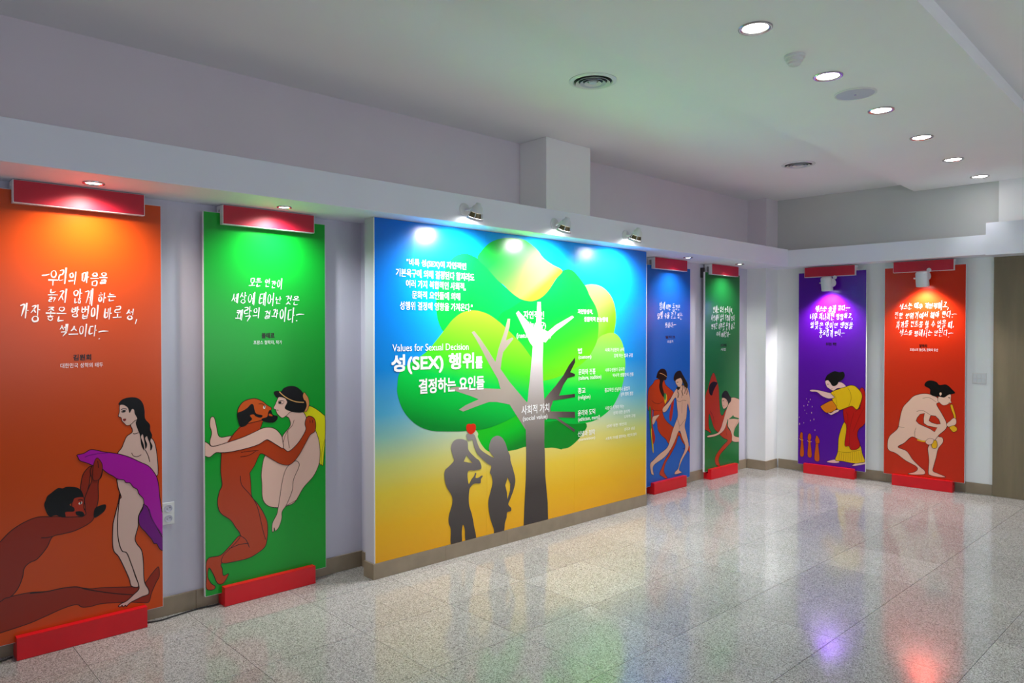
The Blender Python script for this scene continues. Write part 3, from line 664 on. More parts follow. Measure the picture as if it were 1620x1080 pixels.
p.line(DK, N4([(340, 510), (312, 560), (300, 600)]), .003); p.line(DK, N4([(250, 560), (266, 590), (275, 602)]), .003)
p.line('0b0806', N4([(205, 345), (216, 343)]), .007); p.line('7c2a28', N4([(210, 388), (218, 388)]), .005); p.line(DK, N4([(235, 335), (240, 345), (236, 356)]), .003)
p.done('printed_woman')

# banner 5 ------------------------------------------------------------
P5 = lambda p: T(1255, 570, 5.688, p)
SK5 = 'e4bcb4'
p = P(5)
for q in ([(58, 690), (64, 655), (75, 643), (86, 660), (86, 700), (96, 850), (60, 850), (70, 720)], [(128, 700), (135, 665), (148, 655), (160, 670), (162, 700), (155, 730), (166, 862), (128, 855), (136, 730)], [(196, 720), (203, 690), (212, 674), (235, 710), (236, 745), (226, 760), (236, 896), (190, 888), (202, 750)]):
    p.shape('c4560c', P5(q), DK, .004)
p.line('e0a038', P5([(54, 700), (70, 714), (90, 716)]), .006); p.line('e0a038', P5([(127, 720), (145, 733), (165, 728)]), .006); p.line('8a3408', P5([(197, 742), (215, 748), (236, 742)]), .006)
p.done('printed_posts', 'three orange posts')
p = P(5, 4)
R5 = random.Random(3)
for x, y in ((118, 345), (153, 350), (96, 408), (130, 400), (170, 415), (104, 447), (122, 475), (165, 470), (54, 510), (95, 560), (57, 570), (155, 540), (186, 530), (195, 626), (140, 372)):
    a = R5.uniform(3, 6); p.shape('e8b8a0', P5([(x-a*.5, y), (x, y-a*1.5), (x+a*.5, y), (x, y+a*1.5)]))
p.done('printed_seeds', 'scattered seeds')
p = P(5, 10)
p.shape(SK5, P5([(300, 912), (345, 895), (390, 892), (415, 915), (370, 922)]), DK, .003); p.shape(SK5, P5([(530, 942), (590, 915), (648, 912), (648, 930), (560, 948)]), DK, .003)
p.shape('e2b80c', P5([(470, 540), (482, 620), (520, 700), (600, 760), (622, 840), (645, 908), (600, 920), (560, 925), (500, 918), (440, 905), (378, 895), (400, 820), (408, 700), (436, 600)]), DK, .005)
p.line('8a6a08', P5([(402, 818), (480, 828), (560, 815), (612, 805)]), .004)
for k in range(11): p.line('8a6a08', P5([(418+k*19, 832-k*1.5), (410+k*20.5, 898+k*1.2)]), .0025)
p.shape('b80c0c', P5([(600, 260), (645, 280), (652, 540), (590, 620), (578, 680), (602, 760), (572, 798), (522, 802), (500, 770), (464, 760), (480, 600), (458, 540), (452, 430), (500, 405), (560, 410), (600, 430)]), DK, .005)
for q in ([(545, 470), (512, 600), (505, 760)], [(560, 460), (600, 420), (625, 330)], [(480, 460), (492, 520), (488, 620)], [(640, 420), (590, 520), (540, 640)]): p.line('5a0406', P5(q), .003)
p.shape(SK5, P5([(148, 270), (175, 262), (240, 270), (300, 285), (350, 298), (378, 330), (320, 342), (260, 320), (215, 285), (165, 280)]), DK, .003)
p.shape(SK5, P5([(290, 185), (300, 230), (320, 250), (362, 272), (400, 250), (480, 245), (440, 200), (380, 190), (330, 170)]), DK, .003)
p.shape('0b0806', P5([(288, 182), (295, 150), (315, 125), (368, 97), (415, 105), (450, 102), (464, 135), (445, 172), (412, 190), (398, 215), (372, 230), (350, 225), (330, 195), (312, 178)]))
p.shape('e2b80c', P5([(340, 290), (400, 260), (470, 238), (520, 222), (570, 240), (620, 310), (600, 400), (572, 442), (530, 410), (480, 425), (412, 447), (385, 410), (350, 350), (372, 330)]), DK, .005)
p.line('8a6a08', P5([(490, 245), (515, 290), (520, 350), (500, 410)]), .004); p.line('8a6a08', P5([(365, 300), (385, 340), (395, 410)]), .003)
p.shape('d87a10', P5([(248, 420), (262, 400), (342, 360), (362, 375), (388, 412), (386, 440), (330, 470), (288, 465)]), DK, .005)
p.shape(SK5, P5([(312, 468), (340, 472), (372, 450), (412, 440), (408, 458), (375, 475), (345, 490), (325, 482)]), DK, .003); p.line('0b0806', P5([(305, 212), (320, 214)]), .006); p.line('7c2a28', P5([(342, 258), (352, 254)]), .004)
p.done('printed_woman')

# banner 6 ------------------------------------------------------------
Q6 = lambda p: T(1390, 580, 5.4, p)
p = P(6)
SK6 = 'e6bda6'
p.shape(SK6, Q6([(300, 250), (370, 230), (440, 235), (500, 262), (525, 300), (495, 320), (540, 400), (580, 480), (575, 530), (510, 590), (545, 605), (550, 645), (510, 700), (490, 780), (470, 850), (465, 890), (510, 912), (572, 940), (520, 943), (440, 925), (424, 900), (430, 800), (420, 700), (435, 650), (400, 640), (340, 620), (300, 600), (270, 605), (220, 650), (165, 685), (240, 720), (290, 790), (350, 850), (393, 888), (388, 918), (300, 922), (250, 912), (300, 900), (330, 880), (320, 850), (230, 800), (150, 740), (85, 710), (76, 650), (95, 590), (160, 530), (176, 470), (190, 400), (212, 340), (258, 290)]), DK, .005,
   holes=[Q6([(320, 462), (330, 435), (355, 405), (392, 396), (384, 440), (386, 482), (420, 505), (500, 520), (478, 556), (440, 530), (390, 508), (345, 488)]), Q6([(445, 415), (485, 420), (515, 450), (528, 488), (500, 490), (450, 475), (430, 460)])])
p.line(DK, Q6([(165, 685), (220, 650), (272, 606)]), .003); p.line(DK, Q6([(325, 380), (380, 375), (440, 410)]), .003); p.line(DK, Q6([(310, 600), (308, 560), (320, 520)]), .0025); p.line(DK, Q6([(510, 590), (470, 640), (455, 655)]), .004); p.line(DK, Q6([(165, 510), (220, 520)]), .003); p.line(DK, Q6([(376, 270), (430, 262), (490, 300)]), .0025)
p.shape(SK6, Q6([(505, 285), (520, 240), (560, 250), (600, 235), (618, 242), (616, 290), (624, 305), (602, 312), (580, 325), (550, 328), (520, 305)]), DK, .003)
p.shape('0b0806', Q6([(392, 160), (410, 125), (450, 117), (495, 130), (520, 155), (580, 153), (630, 195), (652, 225), (600, 238), (560, 262), (520, 255), (470, 250), (440, 230), (438, 190)]))
p.shape(SK6, Q6([(518, 225), (534, 218), (540, 235), (526, 250)]), DK, .003); p.line('0b0806', Q6([(596, 262), (610, 266)]), .007); p.line('7c2a28', Q6([(598, 306), (612, 302)]), .004)
p.done('printed_woman')
p = P(6, 12)
p.shape('e2aa18', Q6([(612, 328), (630, 322), (640, 350), (660, 420), (657, 460), (642, 495), (668, 520), (668, 545), (640, 558), (618, 540), (604, 515), (632, 490), (642, 430), (622, 370)]), DK, .004)
p.shape(SK6, Q6([(580, 490), (610, 462), (640, 438), (662, 450), (660, 490), (625, 505), (595, 512)]), DK, .003)
p.shape('e2aa18', Q6([(455, 640), (490, 628), (502, 665), (490, 695), (457, 690)]), DK, .004); p.line('e2aa18', Q6([(330, 622), (370, 634), (410, 636)]), .014)
p.shape(SK6, Q6([(400, 640), (430, 612), (470, 620), (460, 655), (425, 665)]), DK, .003)
p.done('printed_horn', 'yellow horn and pouch')

# ------------------------------------------------------------------ the mural
MP = Plane((-4.09, 2.607), PI/2)
MW = 2.994; MZ0, MZ1 = .107, 2.402
MB_ = (.001, MW-.001, MZ0+.001, MZ1-.001)
mural = tag(thing('tree_mural', MP.world(0, 0), MP.a), 'wide printed tree mural, blue to yellow, with two grey silhouettes', 'mural')
def ramp_nodes(nt, stops):
    r = nt.nodes.new('ShaderNodeValToRGB'); cr = r.color_ramp
    cr.elements[0].position = stops[0][0]; cr.elements[0].color = (*srgb(stops[0][1]), 1)
    cr.elements[1].position = stops[-1][0]; cr.elements[1].color = (*srgb(stops[-1][1]), 1)
    for q, c in stops[1:-1]: cr.elements.new(q).color = (*srgb(c), 1)
    return r
def lin(nt, a, b):   # 0 at a, 1 at b (local u, z)
    tc = nt.nodes.new('ShaderNodeTexCoord'); d = (b[0]-a[0], b[1]-a[1]); L2 = d[0]**2+d[1]**2
    dt = nt.nodes.new('ShaderNodeVectorMath'); dt.operation = 'DOT_PRODUCT'; dt.inputs[1].default_value = (d[0]/L2, 0, d[1]/L2)
    nt.links.new(tc.outputs['Object'], dt.inputs[0])
    s = nt.nodes.new('ShaderNodeMath'); s.operation = 'SUBTRACT'; s.inputs[1].default_value = (a[0]*d[0]+a[1]*d[1])/L2; s.use_clamp = True
    nt.links.new(dt.outputs['Value'], s.inputs[0]); return s
def gradm(name, a, b, stops, rough=PR):
    m = pbr(name, (1, 1, 1), rough, spec=.42); nt = m.node_tree
    s = lin(nt, MP.loc(*a), MP.loc(*b)); r = ramp_nodes(nt, stops)
    nt.links.new(s.outputs[0], r.inputs[0]); nt.links.new(r.outputs[0], nt.nodes['Principled BSDF'].inputs['Base Color']); return m
bg = pbr('mural_sky_and_field', (1, 1, 1), PR, spec=.42); nt = bg.node_tree
v = lin(nt, (0, MZ0), (0, MZ1))
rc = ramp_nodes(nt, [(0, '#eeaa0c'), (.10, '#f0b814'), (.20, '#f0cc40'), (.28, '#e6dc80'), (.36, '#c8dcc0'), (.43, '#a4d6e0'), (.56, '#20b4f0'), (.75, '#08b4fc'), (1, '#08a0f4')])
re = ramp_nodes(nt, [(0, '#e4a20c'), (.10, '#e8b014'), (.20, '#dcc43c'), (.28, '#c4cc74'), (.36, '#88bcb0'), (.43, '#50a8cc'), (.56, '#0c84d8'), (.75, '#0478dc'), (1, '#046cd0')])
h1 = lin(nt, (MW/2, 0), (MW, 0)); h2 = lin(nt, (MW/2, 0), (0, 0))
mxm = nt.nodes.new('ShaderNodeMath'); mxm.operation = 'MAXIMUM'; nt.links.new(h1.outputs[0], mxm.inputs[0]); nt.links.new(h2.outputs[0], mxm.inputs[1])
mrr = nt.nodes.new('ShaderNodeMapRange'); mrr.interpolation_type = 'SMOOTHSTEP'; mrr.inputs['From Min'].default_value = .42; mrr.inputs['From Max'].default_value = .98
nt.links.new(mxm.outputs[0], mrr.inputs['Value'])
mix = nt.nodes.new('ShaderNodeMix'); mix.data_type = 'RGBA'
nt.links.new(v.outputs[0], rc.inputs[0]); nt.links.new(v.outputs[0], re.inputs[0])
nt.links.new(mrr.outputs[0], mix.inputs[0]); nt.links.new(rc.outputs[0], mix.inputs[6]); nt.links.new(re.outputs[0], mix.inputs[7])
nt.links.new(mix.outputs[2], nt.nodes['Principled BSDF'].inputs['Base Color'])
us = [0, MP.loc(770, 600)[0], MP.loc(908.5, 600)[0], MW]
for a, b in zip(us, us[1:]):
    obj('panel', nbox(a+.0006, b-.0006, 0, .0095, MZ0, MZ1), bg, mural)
obj('white_edge', nbox(-.004, -.0002, -.001, .0095, MZ0, MZ1), M_WHITE, mural); obj('white_edge', nbox(MW+.0002, MW+.004, -.001, .0095, MZ0, MZ1), M_WHITE, mural)
Gm = lambda p: T(590, 340, 6, p)
Hm = lambda p: T(590, 500, 4.908, p)
Im = lambda p: T(690, 650, 4.695, p)
Jm = lambda p: T(800, 360, 6, p)
Km = lambda p: T(800, 520, 5.4, p)
class MPrint(Print):
    def __init__(s, k): super().__init__(MP, mural, MB_, k)
p = MPrint(1)
p.shape(gradm('leaf_bottom', (780, 680), (790, 720), [(0, '#1cc820'), (.4, '#08c428'), (1, '#088c24')]), Hm([(600, 700), (800, 885), (815, 940), (850, 1005), (900, 1050), (1000, 1060)]) + Im([(420, 325), (480, 312), (540, 297), (600, 285), (665, 265), (735, 272), (800, 275), (870, 272), (939, 287)]) + Km([(480, 1026), (540, 1012), (600, 965), (650, 905), (692, 815), (560, 740), (330, 640), (20, 640)]), None)
p.shape(gradm('leaf_right_top', (925, 450), (970, 500), [(0, '#a4e468'), (.5, '#8ce454'), (1, '#70dc20')]), Jm([(700, 560), (755, 546), (820, 538), (900, 555), (970, 610), (1020, 690), (1045, 800), (1045, 900), (1025, 1010), (1000, 1100), (800, 1150), (750, 800)]), None)
p.shape(gradm('leaf_right', (960, 520), (950, 660), [(0, '#98e040'), (.25, '#84e45c'), (.5, '#60e838'), (.7, '#0cdc48'), (1, '#04b83c')]), Km([(760, 130), (800, 72), (850, 45), (910, 33), (960, 60), (1000, 130), (1020, 250), (1020, 350), (1000, 470), (960, 580), (900, 680), (800, 762), (700, 800), (560, 812), (440, 785), (330, 780), (250, 600), (320, 400), (500, 300), (700, 220)]), None)
p.shape(gradm('leaf_left_back', (700, 440), (800, 470), [(0, '#0cb840'), (.45, '#06a03a'), (1, '#04cc48')]), Gm([(870, 366), (920, 375), (990, 412), (1080, 500), (1180, 610), (1300, 720), (1440, 790), (1500, 1000), (1400, 1200), (900, 1250), (690, 1120), (640, 1060), (612, 980), (600, 890), (604, 780), (640, 640), (690, 510), (740, 425), (800, 380)]), None)
p.shape(gradm('leaf_middle', (880, 440), (915, 600), [(0, '#04ac3c'), (.35, '#08c438'), (.6, '#34cc28'), (.85, '#6cd81c'), (1, '#88e01c')]), Jm([(250, 640), (340, 655), (410, 590), (480, 485), (540, 412), (590, 395), (640, 410), (700, 475), (760, 560), (800, 650), (850, 740), (875, 820), (880, 900), (878, 1000)]) + Km([(770, 130), (700, 250), (600, 335), (450, 410), (320, 445), (200, 470), (20, 430), (-150, 200), (-60, -100), (50, -180)]), None)
p.shape(gradm('leaf_crown', (800, 400), (835, 475), [(0, '#16b840'), (.35, '#48d440'), (.65, '#74d444'), (.85, '#9cdc4c'), (1, '#88d428')]), Gm([(992, 412), (1030, 340), (1100, 270), (1180, 232), (1262, 218)]) + Jm([(80, 98), (160, 110), (220, 140), (300, 210), (360, 290), (440, 350), (538, 408), (480, 483), (410, 590), (340, 662), (250, 698), (150, 680), (60, 622), (-20, 545)]) + Gm([(1180, 615), (1080, 502)]), None)
p.shape(gradm('leaf_left', (760, 490), (730, 680), [(0, '#94e02c'), (.30, '#70dc24'), (.45, '#48d824'), (.6, '#04d44c'), (.8, '#04bc3c'), (1, '#048c2c')]), Gm([(690, 1076), (760, 990), (850, 925), (960, 905), (1080, 935), (1180, 1000), (1262, 1072)]) + Hm([(1090, 150), (1180, 250), (1300, 450), (1300, 650), (1180, 740), (1110, 772), (1060, 800), (960, 845), (850, 878), (700, 893), (560, 895), (450, 888), (350, 850), (270, 780), (220, 700), (190, 600), (190, 530), (202, 450), (250, 390), (370, 310), (440, 250)]), None)
p.done('printed_foliage', 'overlapping green leaf shapes')
p = MPrint(14)
trunk = gradm('trunk_print', (840, 500), (835, 840), [(0, '#e6dcdc'), (.2, '#d8d0d2'), (.42, '#a89e98'), (.6, '#6e6662'), (.8, '#443c3a'), (1, '#383030')])
branch = gradm('branch_print', (760, 560), (830, 660), [(0, '#a89c90'), (.6, '#b0a498'), (1, '#a0958c')])
p.shape(branch, Hm([(1250, 960), (1178, 870), (1120, 780), (1060, 685), (960, 665), (900, 665), (790, 705), (700, 740), (668, 725), (720, 690), (820, 645), (760, 620), (600, 567), (600, 555), (650, 548), (800, 558), (990, 565), (970, 490), (900, 370), (850, 270), (800, 180), (765, 125), (785, 115), (830, 170), (890, 260), (950, 355), (975, 250), (1020, 120), (1045, 20), (1065, 20), (1060, 80), (1030, 190), (1080, 165), (1090, 175), (1040, 240), (1010, 280), (1000, 330), (990, 410), (1060, 510), (1178, 650), (1330, 800), (1330, 960)]), smooth=False)
p.shape(gradm('twig_print', (850, 650), (905, 600), [(0, '#948880'), (.5, '#5c5250'), (1, '#342c2c')]), Km([(250, 700), (330, 600), (360, 562), (430, 480), (490, 400), (540, 310), (590, 245), (592, 285), (550, 370), (590, 385), (590, 403), (530, 420), (490, 480), (455, 570), (590, 555), (592, 582), (500, 598), (405, 612), (380, 680), (385, 705), (590, 708), (592, 760), (440, 755), (520, 810), (592, 860), (585, 882), (520, 835), (430, 770), (360, 765), (325, 780), (250, 790)]), smooth=False)
p.shape(trunk, Jm([(228, 1090), (170, 960), (97, 812), (120, 790), (200, 880), (258, 950), (288, 900), (300, 705), (332, 705), (338, 900), (345, 960), (400, 985), (480, 920), (630, 835), (648, 850), (560, 920), (480, 980), (410, 1050), (378, 1090)]) + Km([(320, 110), (315, 300), (318, 445), (328, 600), (335, 700), (325, 780), (328, 900), (330, 1000)]) + Im([(806, 290), (810, 480), (828, 680), (832, 870), (648, 880), (655, 700), (665, 500), (668, 300), (665, 140)]) + Km([(165, 850), (130, 700), (185, 625), (200, 480), (210, 380), (230, 150)]), smooth=False)
p.done('printed_tree', 'pale to dark grey trunk and branches')
silm = gradm('silhouette_print', (765, 690), (765, 860), [(0, '#9a9290'), (.2, '#7c7472'), (.5, '#544c4a'), (1, '#3a3230')])
p = MPrint(20)
p.shape(silm, Im([(112, 1000), (108, 880), (92, 830), (95, 770), (118, 690), (115, 630), (75, 560), (60, 490), (65, 440), (95, 410), (130, 370), (125, 340), (110, 280), (120, 235), (150, 210), (200, 210), (232, 230), (240, 290), (290, 345), (322, 372), (334, 425), (290, 440), (235, 450), (240, 540), (262, 505), (280, 482), (288, 460), (297, 463), (292, 495), (315, 493), (333, 480), (346, 482), (332, 505), (327, 535), (285, 538), (262, 555), (245, 590), (243, 690), (265, 770), (280, 850), (294, 960), (222, 972), (212, 880), (203, 848), (195, 850), (190, 900), (185, 990)]), holes=[Im([(203, 375), (225, 328), (268, 385), (240, 382)])])
p.done('printed_silhouette', 'grey silhouette of a man')
p = MPrint(21)
p.shape(silm, Im([(433, 925), (428, 880), (402, 800), (388, 720), (388, 660), (405, 590), (418, 530), (410, 480), (398, 455), (408, 410), (380, 390), (340, 355), (300, 312), (278, 250), (270, 215), (255, 215), (236, 218), (226, 200), (224, 172), (250, 168), (278, 172), (292, 195), (310, 250), (332, 288), (380, 322), (428, 345), (396, 300), (392, 260), (412, 205), (450, 183), (485, 195), (512, 235), (530, 290), (548, 330), (552, 370), (570, 430), (587, 510), (575, 580), (550, 650), (535, 692), (556, 720), (553, 742), (527, 752), (522, 790), (510, 830), (497, 905)]), holes=[Im([(530, 492), (550, 540), (548, 590), (528, 655), (524, 600), (512, 550)])])
p.done('printed_silhouette', 'grey silhouette of a long haired woman')
p = MPrint(23)
p.shape('e02c14', Im([(222, 122), (228, 100), (246, 94), (258, 98), (270, 93), (288, 98), (294, 120), (288, 148), (272, 166), (256, 172), (242, 166), (228, 148)]))
p.done('printed_apple', 'red apple')
for t, x0, x1, y, h, b in (('"비록 성(SEX)이 자연적인', 643, 737, 418.5, 12.5, .02), ('기본욕구에 의해 결정된다 할지라도', 626, 750, 434.5, 12.5, .02), ('여러 가지 복합적인 사회적,', 642, 736, 451, 12.5, .02),
    ('문화적 요인들에 의해', 651.7, 727.5, 467.5, 12, .02), ('성행위 결정에 영향을 가져온다."', 632.5, 747, 484.7, 12.5, .02), ('Values for Sexual Decision', 620.5, 741, 549, 11, .01),
    ('성(SEX) 행위', 619.5, 749, 574.5, 29, .06), ('를', 752, 763, 573, 18, .06), ('결정하는 요인들', 662.7, 765.6, 608, 22, .055),
    ('자연적인', 828, 860, 498, 12, .04), ('기능(욕구)', 831, 863, 515, 12, .04), ('(natural function)', 817, 871, 531.5, 9.5, .02),
    ('사회적 가치', 825, 868.5, 646.5, 14, .04), ('(social value)', 827, 865.7, 661, 9, .03),
    ('자연발생적,', 914, 937.5, 493, 7.5, .03), ('생물학적 본능행위', 923.7, 961, 505, 7.5, .03),
    ('법', 914, 920, 554.8, 8.5, .04), ('(custom)', 915, 935, 565, 7.5, .02), ('문화와 전통', 915, 941.7, 587.6, 9, .04), ('(culture, tradition)', 915, 951, 597.5, 8, .03),
    ('종교', 914, 926, 617.8, 8.5, .04), ('(religion)', 914.5, 933.7, 628.5, 8, .03), ('윤리와 도덕', 914, 941, 652, 9, .04), ('(ethicism, moral)', 914.5, 948.7, 662, 8, .03),
    ('신념과 철학', 914, 941, 684.5, 8.5, .03), ('(conviction)', 915, 941, 694, 6, .0),
    ('사회구성원이 규칙', 957, 987, 553, 6, .02), ('강제 하는 법과 규정', 971, 1000.5, 562, 6, .02), ('사회구성원이 공유한', 957, 988, 584.5, 6, .02), ('역사적 생활양식 전통', 969, 1002, 592.6, 6, .02),
    ('종교적인 신념이나 율법이', 956.5, 996, 615.5, 6.5, .02), ('성적 행위 결정', 981.5, 1001, 622.8, 6, .02), ('사람이 지켜야 하는', 957, 987, 644, 6, .01), ('성에 대한 윤리적', 970, 996, 651.5, 5.5, .0), ('도덕적 규범', 987, 1004.6, 658, 5, .0),
    ('성에 대한 개인의', 959, 990.7, 672, 5, .0), ('생각과 신념', 987, 1003.7, 678, 5, .0), ('사회적 가치를 결정하는 개인의 철학', 958, 1007, 690, 5, .0)):
    p = MPrint(26); sans(p, 'ffffff', t, x0, x1, y, h, b*.5 if h > 16 else b*.3); p.done('text_line', 'white printed text')

# ------------------------------------------------------------------ lamps
def Maxis(loc, d):   # local +z along d
    q = Vector(d).normalized().to_track_quat('Z', 'Y'); return Matrix.Translation(loc) @ q.to_matrix().to_4x4()
def downlight(pt, r, label, group, power, angle, color, lens, dirt=(0, 0), ring=M_CHROME, rad=.04):
    t = tag(thing('downlight', pt), label, 'ceiling lamp', group)
    bm = lathe(bmesh.new(), [(r*.74, -.001), (r*.76, -.004), (r*.86, -.008), (r*.97, -.007), (r, -.0035), (r, -.0005), (r*.74, -.0005)], 36, cap0=False, cap1=False)
    obj('trim_ring', bm, ring, t, smooth=True)
    obj('lens', lathe(bmesh.new(), [(.001, -.0045), (r*.5, -.004), (r*.73, -.0022), (r*.73, -.0006)], 36), lens, t, smooth=True)
    l = Vector(pt) + Vector((0, 0, -.02)); spot('lamp_light', l, l + Vector((dirt[0], dirt[1], -1)), power, angle, 1.0, color, rad)
    return t
def dist_r(pt, px):
    return px/F_PX*(Vector(pt)-CP).dot(FWD)
CL = [(1195, 44, 25), (1310, 120, 23), (1394, 174, 20), (1458, 217, 18), (1508, 252, 17), (1550, 279, 16)]
nm = ['nearest and largest', 'second nearest, above the round speaker', 'third nearest, beyond the round speaker', 'third farthest', 'second farthest, star shaped glare', 'farthest, close to the back wall']
for (x, y, r), s in zip(CL, nm):
    pt = on_z(x, y, DZ); downlight(pt, .083, 'lit round downlight in the ceiling row, ' + s, 'downlights in the dropped ceiling panel', (62 if y < 160 else 84) if y < 270 else 22, 104 if y < 270 else 70, (.97, .98, 1), M_BULB)
SL = [((150, 284), .052, 'small lit downlight in the ledge over the orange banner', (1, .86, .74), 50), ((452, 324), .045, 'small lit downlight in the ledge over the bright green banner', (.92, 1, .98), 50),
      ((1088, 410), .05, 'small lit downlight in the ledge by the blue banner', (.9, .95, 1), 34), ((1170, 420.5), .05, 'small lit downlight in the ledge by the dark green banner', (.95, 1, .9), 30)]
for (q, r, lb, c, pw), yy in zip(SL, (.975, 2.005, 6.35, 7.38)):
    pt = on_z(*q, LZ0); pt.x = -4.145 if yy < 3 else -4.12; pt.y = yy
    downlight(pt, r, lb, 'small downlights in the ledge', pw, 150 if yy < 3 else 128, c, M_BULBS, dirt=(-.10, 0), rad=.03)
# round air diffusers
def diffuser(px, py, label):
    t = tag(thing('air_diffuser', on_z(px, py, CZ)), label, 'vent', 'round air diffusers in the ceiling'); R = .152
    obj('flange', lathe(bmesh.new(), [(R*.80, -.0006), (R*.80, -.006), (R*.84, -.010), (R, -.004), (R, -.0006)], 40, cap0=False, cap1=False), M_PLASTIC, t, smooth=True)
    obj('backing', lathe(bmesh.new(), [(R*.79, -.0022), (R*.79, -.0006)], 40), M_DARK, t)
    for k, (a, b) in enumerate(((.72, .60), (.54, .42), (.36, .24))):
        obj('cone', lathe(bmesh.new(), [(R*b, -.003), (R*a, -.016), (R*a, -.018), (R*b, -.006)], 36, cap0=False, cap1=False), M_GREYP if k % 2 else M_PLASTIC, t, smooth=True)
    obj('centre_cap', lathe(bmesh.new(), [(R*.03, -.017), (R*.16, -.015), (R*.18, -.003)], 24), M_GREYP, t, smooth=True)
diffuser(938, 128, 'round slotted air diffuser in the ceiling above the mural lamps')
diffuser(1263, 260, 'round slotted air diffuser in the ceiling near the back corner')
t = tag(thing('ceiling_speaker', on_z(1353, 148, DZ)), 'flat round grey speaker grille in the ceiling between two downlights', 'speaker')
obj('rim', lathe(bmesh.new(), [(.112, -.0005), (.112, -.006), (.118, -.009), (.124, -.005), (.124, -.0005)], 40, cap0=False, cap1=False), M_PLASTIC, t, smooth=True)
obj('grille', lathe(bmesh.new(), [(.001, -.008), (.06, -.008), (.1115, -.006), (.1115, -.001)], 40), M_GREYP, t, smooth=True)
obj('centre_badge', lathe(bmesh.new(), [(.001, -.0095), (.007, -.0095), (.007, -.0081)], 16), M_CHROME, t)
t = tag(thing('smoke_detector', on_z(1257, 88, DZ)), 'small white smoke detector on the ceiling beside the downlights', 'smoke detector')
obj('base', lathe(bmesh.new(), [(.055, -.0005), (.055, -.014), (.048, -.018), (.001, -.018)], 32), M_PLASTIC, t, smooth=True)
obj('sensor_head', lathe(bmesh.new(), [(.046, -.0182), (.044, -.034), (.034, -.038), (.034, -.048), (.024, -.054), (.001, -.054)], 32), M_PLASTIC, t, smooth=True)

# bracket spotlights over the mural
def mural_lamp(plate, head, label):
    pp = on_x(*plate, LEDX); hh = on_x(*head, LEDX+.105)
    t = tag(thing('spotlight', pp), label, 'spotlight', 'bracket spotlights over the mural'); rel = hh-pp
    obj('wall_plate', lathe(bmesh.new(), [(.001, .016), (.028, .015), (.042, .008), (.044, .0005)], 28, Matrix.Rotation(PI/2, 4, 'Y')), M_LAMPW, t, smooth=True)
    ax = Vector((-.42, 0, -1)).normalized()
    bm = tube(bmesh.new(), [(.014, 0, -.008), (.05, .02, .0), (.075, rel.y*.55, rel.z*.4+.01), (rel.x-.01, rel.y-.045, rel.z+.012)], .009)
    obj('arm', bm, M_LAMPW, t, smooth=True)
    M = Maxis(rel - ax*.026, ax) @ Matrix.Scale(1.22, 4)
    obj('housing', lathe(bmesh.new(), [(.001, -.026), (.014, -.024), (.018, -.012), (.030, .0), (.034, .014), (.036, .030)], 28, M), M_LAMPW, t, smooth=True)
    obj('reflector', lathe(bmesh.new(), [(.035, .0305), (.043, .058)], 28, M, cap0=False, cap1=False), M_BRASS, t, smooth=True)
    for k in range(6):
        a = 2*PI*k/6 + .25; b2 = bmesh.new(); tube(b2, [M @ Vector((.0375*math.cos(a), .0375*math.sin(a), .029)), M @ Vector((.0462*math.cos(a), .0462*math.sin(a), .060))], .0035, 6); obj('rib', b2, M_LAMPW, t)
    obj('rim', lathe(bmesh.new(), [(.0425, .0585), (.0475, .0585), (.0485, .072), (.0435, .072), (.0425, .0585)], 28, M, cap0=False, cap1=False), M_LAMPW, t, smooth=True)
    obj('lens', lathe(bmesh.new(), [(.001, .066), (.042, .066), (.042, .063)], 28, M), M_BULB, t)
    l = pp + rel; l.z = 2.392; l.x = -3.785
    spot('mural_lamp_light', l, (-4.09, l.y, 1.74), 92, 142, .75, (1, .97, .95), .06)
mural_lamp((734, 331), (754.5, 333.5), 'white bracket spotlight on the ledge, left one over the mural')
mural_lamp((876.7, 353.8), (895, 354.5), 'white bracket spotlight on the ledge, middle one over the mural')
mural_lamp((989, 372), (1007.8, 370.5), 'white bracket spotlight on the ledge, right one over the mural')
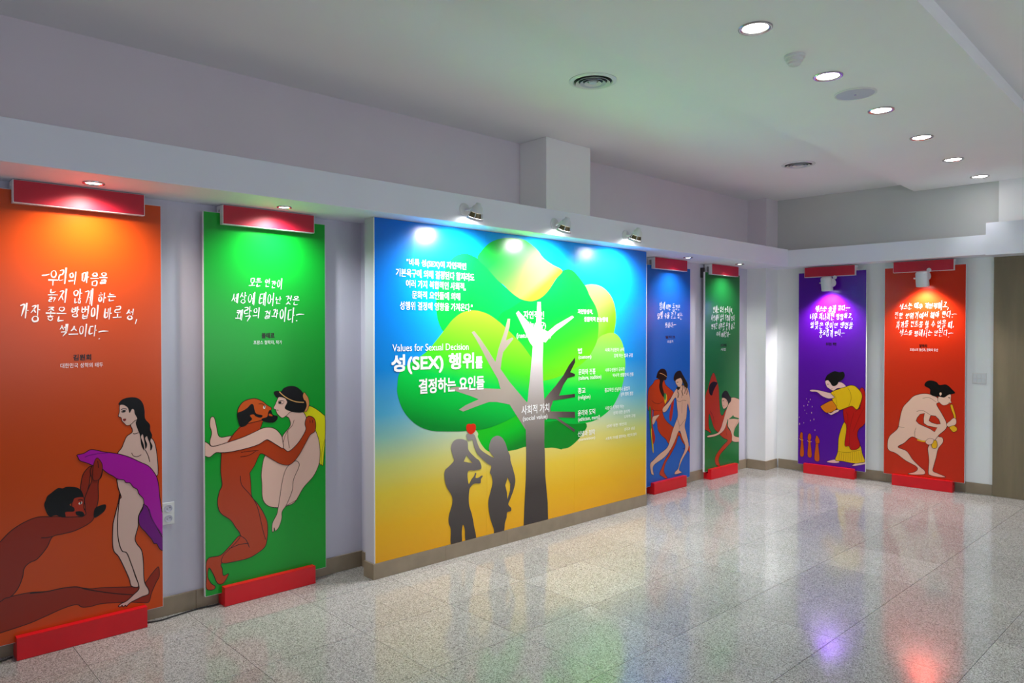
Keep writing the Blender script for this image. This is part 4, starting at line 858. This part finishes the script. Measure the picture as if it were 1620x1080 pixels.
# cylinder spotlights hanging in front of the back banners
def can_lamp(px, py, jx, jy, label, color, power):
    PB = Plane(back(0, .235), BACK_A); hu, hz = PB.loc(px, py); ju, jz = PB.loc(jx, jy)
    o = PB.world(hu, hz); t = tag(thing('spotlight', o, BACK_A), label, 'spotlight', 'white cylinder spotlights over the back banners')
    ax = Vector((.02, .20, -1)).normalized(); M = Maxis(Vector((0, 0, 0)) - ax*.075, ax)
    obj('housing', lathe(bmesh.new(), [(.001, -.008), (.045, -.006), (.056, .006), (.060, .012), (.061, .148), (.057, .150), (.055, .142), (.050, .120)], 32, M, cap1=False), M_LAMPW, t, smooth=True)
    obj('lens', lathe(bmesh.new(), [(.001, .118), (.0515, .118), (.0515, .114)], 28, M), M_BULB, t)
    d = Vector((ju-hu, 0, jz-hz)); Mj = Maxis(Vector((d.x-.012, .012, d.z)), (1, -.5, .1))
    obj('joint', lathe(bmesh.new(), [(.001, -.016), (.044, -.014), (.048, 0), (.044, .014), (.001, .016)], 28, Mj), M_LAMPW, t, smooth=True)
    obj('arm', tube(bmesh.new(), [(d.x-.012, .016, d.z), (d.x-.010, .045, d.z+.03), (d.x-.008, .079, d.z+.060)], .009), M_LAMPW, t, smooth=True)
    obj('bracket_plate', lathe(bmesh.new(), [(.022, 0), (.022, .004)], 20, Maxis(Vector((d.x-.008, .0835, d.z+.064)), (0, -1, 0))), M_LAMPW, t, smooth=True)
    obj('bolt', lathe(bmesh.new(), [(.009, 0), (.009, .02)], 12, Maxis(Vector((-.060, 0, .012)), (-1, 0, 0))), M_CHROME, t)
    Rz = Matrix.Rotation(BACK_A, 3, 'Z'); l = o + Rz @ (ax*.08)
    spot('banner_lamp_light', l, l + Rz @ Vector((0.01, .17, -1)), power, 125, .8, color, .035)
can_lamp(1308, 449, 1317.5, 447, 'white cylinder spotlight in front of the purple banner', (1, .95, 1), 78)
can_lamp(1459, 441.5, 1467.5, 436, 'white cylinder spotlight in front of the red banner', (1, .93, .86), 68)

# ------------------------------------------------------------------ socket, switch plate, cables
PW = Plane((WALL_X+.0005, 0), PI/2)
u0, z1 = PW.loc(256, 795.5); u1, z0 = PW.loc(275.5, 827)
t = tag(thing('wall_socket', PW.world((u0+u1)/2, (z0+z1)/2), PI/2), 'white double power socket on the wall beside the orange banner', 'socket'); hw, hh = (u1-u0)/2, (z1-z0)/2
obj('cover_plate', nbox(-hw, hw, -.009, 0, -hh, hh, bevel=.003), M_PLASTIC, t)
for s in (-1, 1):
    Ms = Matrix.Translation((0, -.0092, s*hh*.46)) @ Matrix.Rotation(PI/2, 4, 'X')
    o = obj('outlet', lathe(bmesh.new(), [(.021, -.0001), (.021, .003), (.018, .003), (.0175, .0005), (.001, .0005)], 24, Ms, cap0=False), M_GREYP, t, smooth=True)
    for k in (-1, 1): obj('contact_hole', lathe(bmesh.new(), [(.0026, .0006), (.0026, .0012)], 10, Ms @ Matrix.Translation((k*.0075, k*.003, 0))), M_DARK, o)
PB = Plane(back(0, .0005), BACK_A)
u0, z1 = PB.loc(1538.8, 589.5); u1, z0 = PB.loc(1560.8, 607)
t = tag(thing('light_switch', PB.world((u0+u1)/2, (z0+z1)/2), BACK_A), 'white six button light switch plate between red banner and brown panel', 'switch'); hw, hh = (u1-u0)/2, (z1-z0)/2
obj('cover_plate', nbox(-hw, hw, -.009, 0, -hh, hh, bevel=.002), M_PLASTIC, t)
for i in range(3):
    for j in range(2):
        a = -hw*.9 + i*hw*.6; c = -hh*.84 + j*hh*.84
        obj('rocker', nbox(a+.002, a+hw*.6-.002, -.0125, -.0092, c+.002, c+hh*.84-.002, bevel=.001), M_LAMPW, t)
def cable(pts, label, r=.004):
    tag(obj('cable', tube(bmesh.new(), smooth_open3(pts), r), M_BLACK, None, smooth=True), label, 'cable')
def smooth_open3(P_):
    out = []
    Q = [P_[0]] + list(P_) + [P_[-1]]
    for i in range(1, len(Q)-2):
        for j in range(6):
            t = j/6; a, b, c, d = (Vector(Q[i-1+k]) for k in range(4))
            out.append(.5*((2*b) + (-a+c)*t + (2*a-5*b+4*c-d)*t*t + (-a+3*b-3*c+d)*t**3))
    out.append(Vector(P_[-1])); return out
cable([(-4.376, .25, .0052), (-4.352, .42, .0052), (-4.335, .52, .0052), (-4.345, .60, .0052), (-4.36, .645, .0052)], 'thin black cable on the floor left of the nearest base block')
cable([(-4.36, 1.272, .0052), (-4.34, 1.34, .0052), (-4.355, 1.44, .0052), (-4.37, 1.56, .0052), (-4.36, 1.68, .0052)], 'thin black cable on the floor between the orange and green banners')
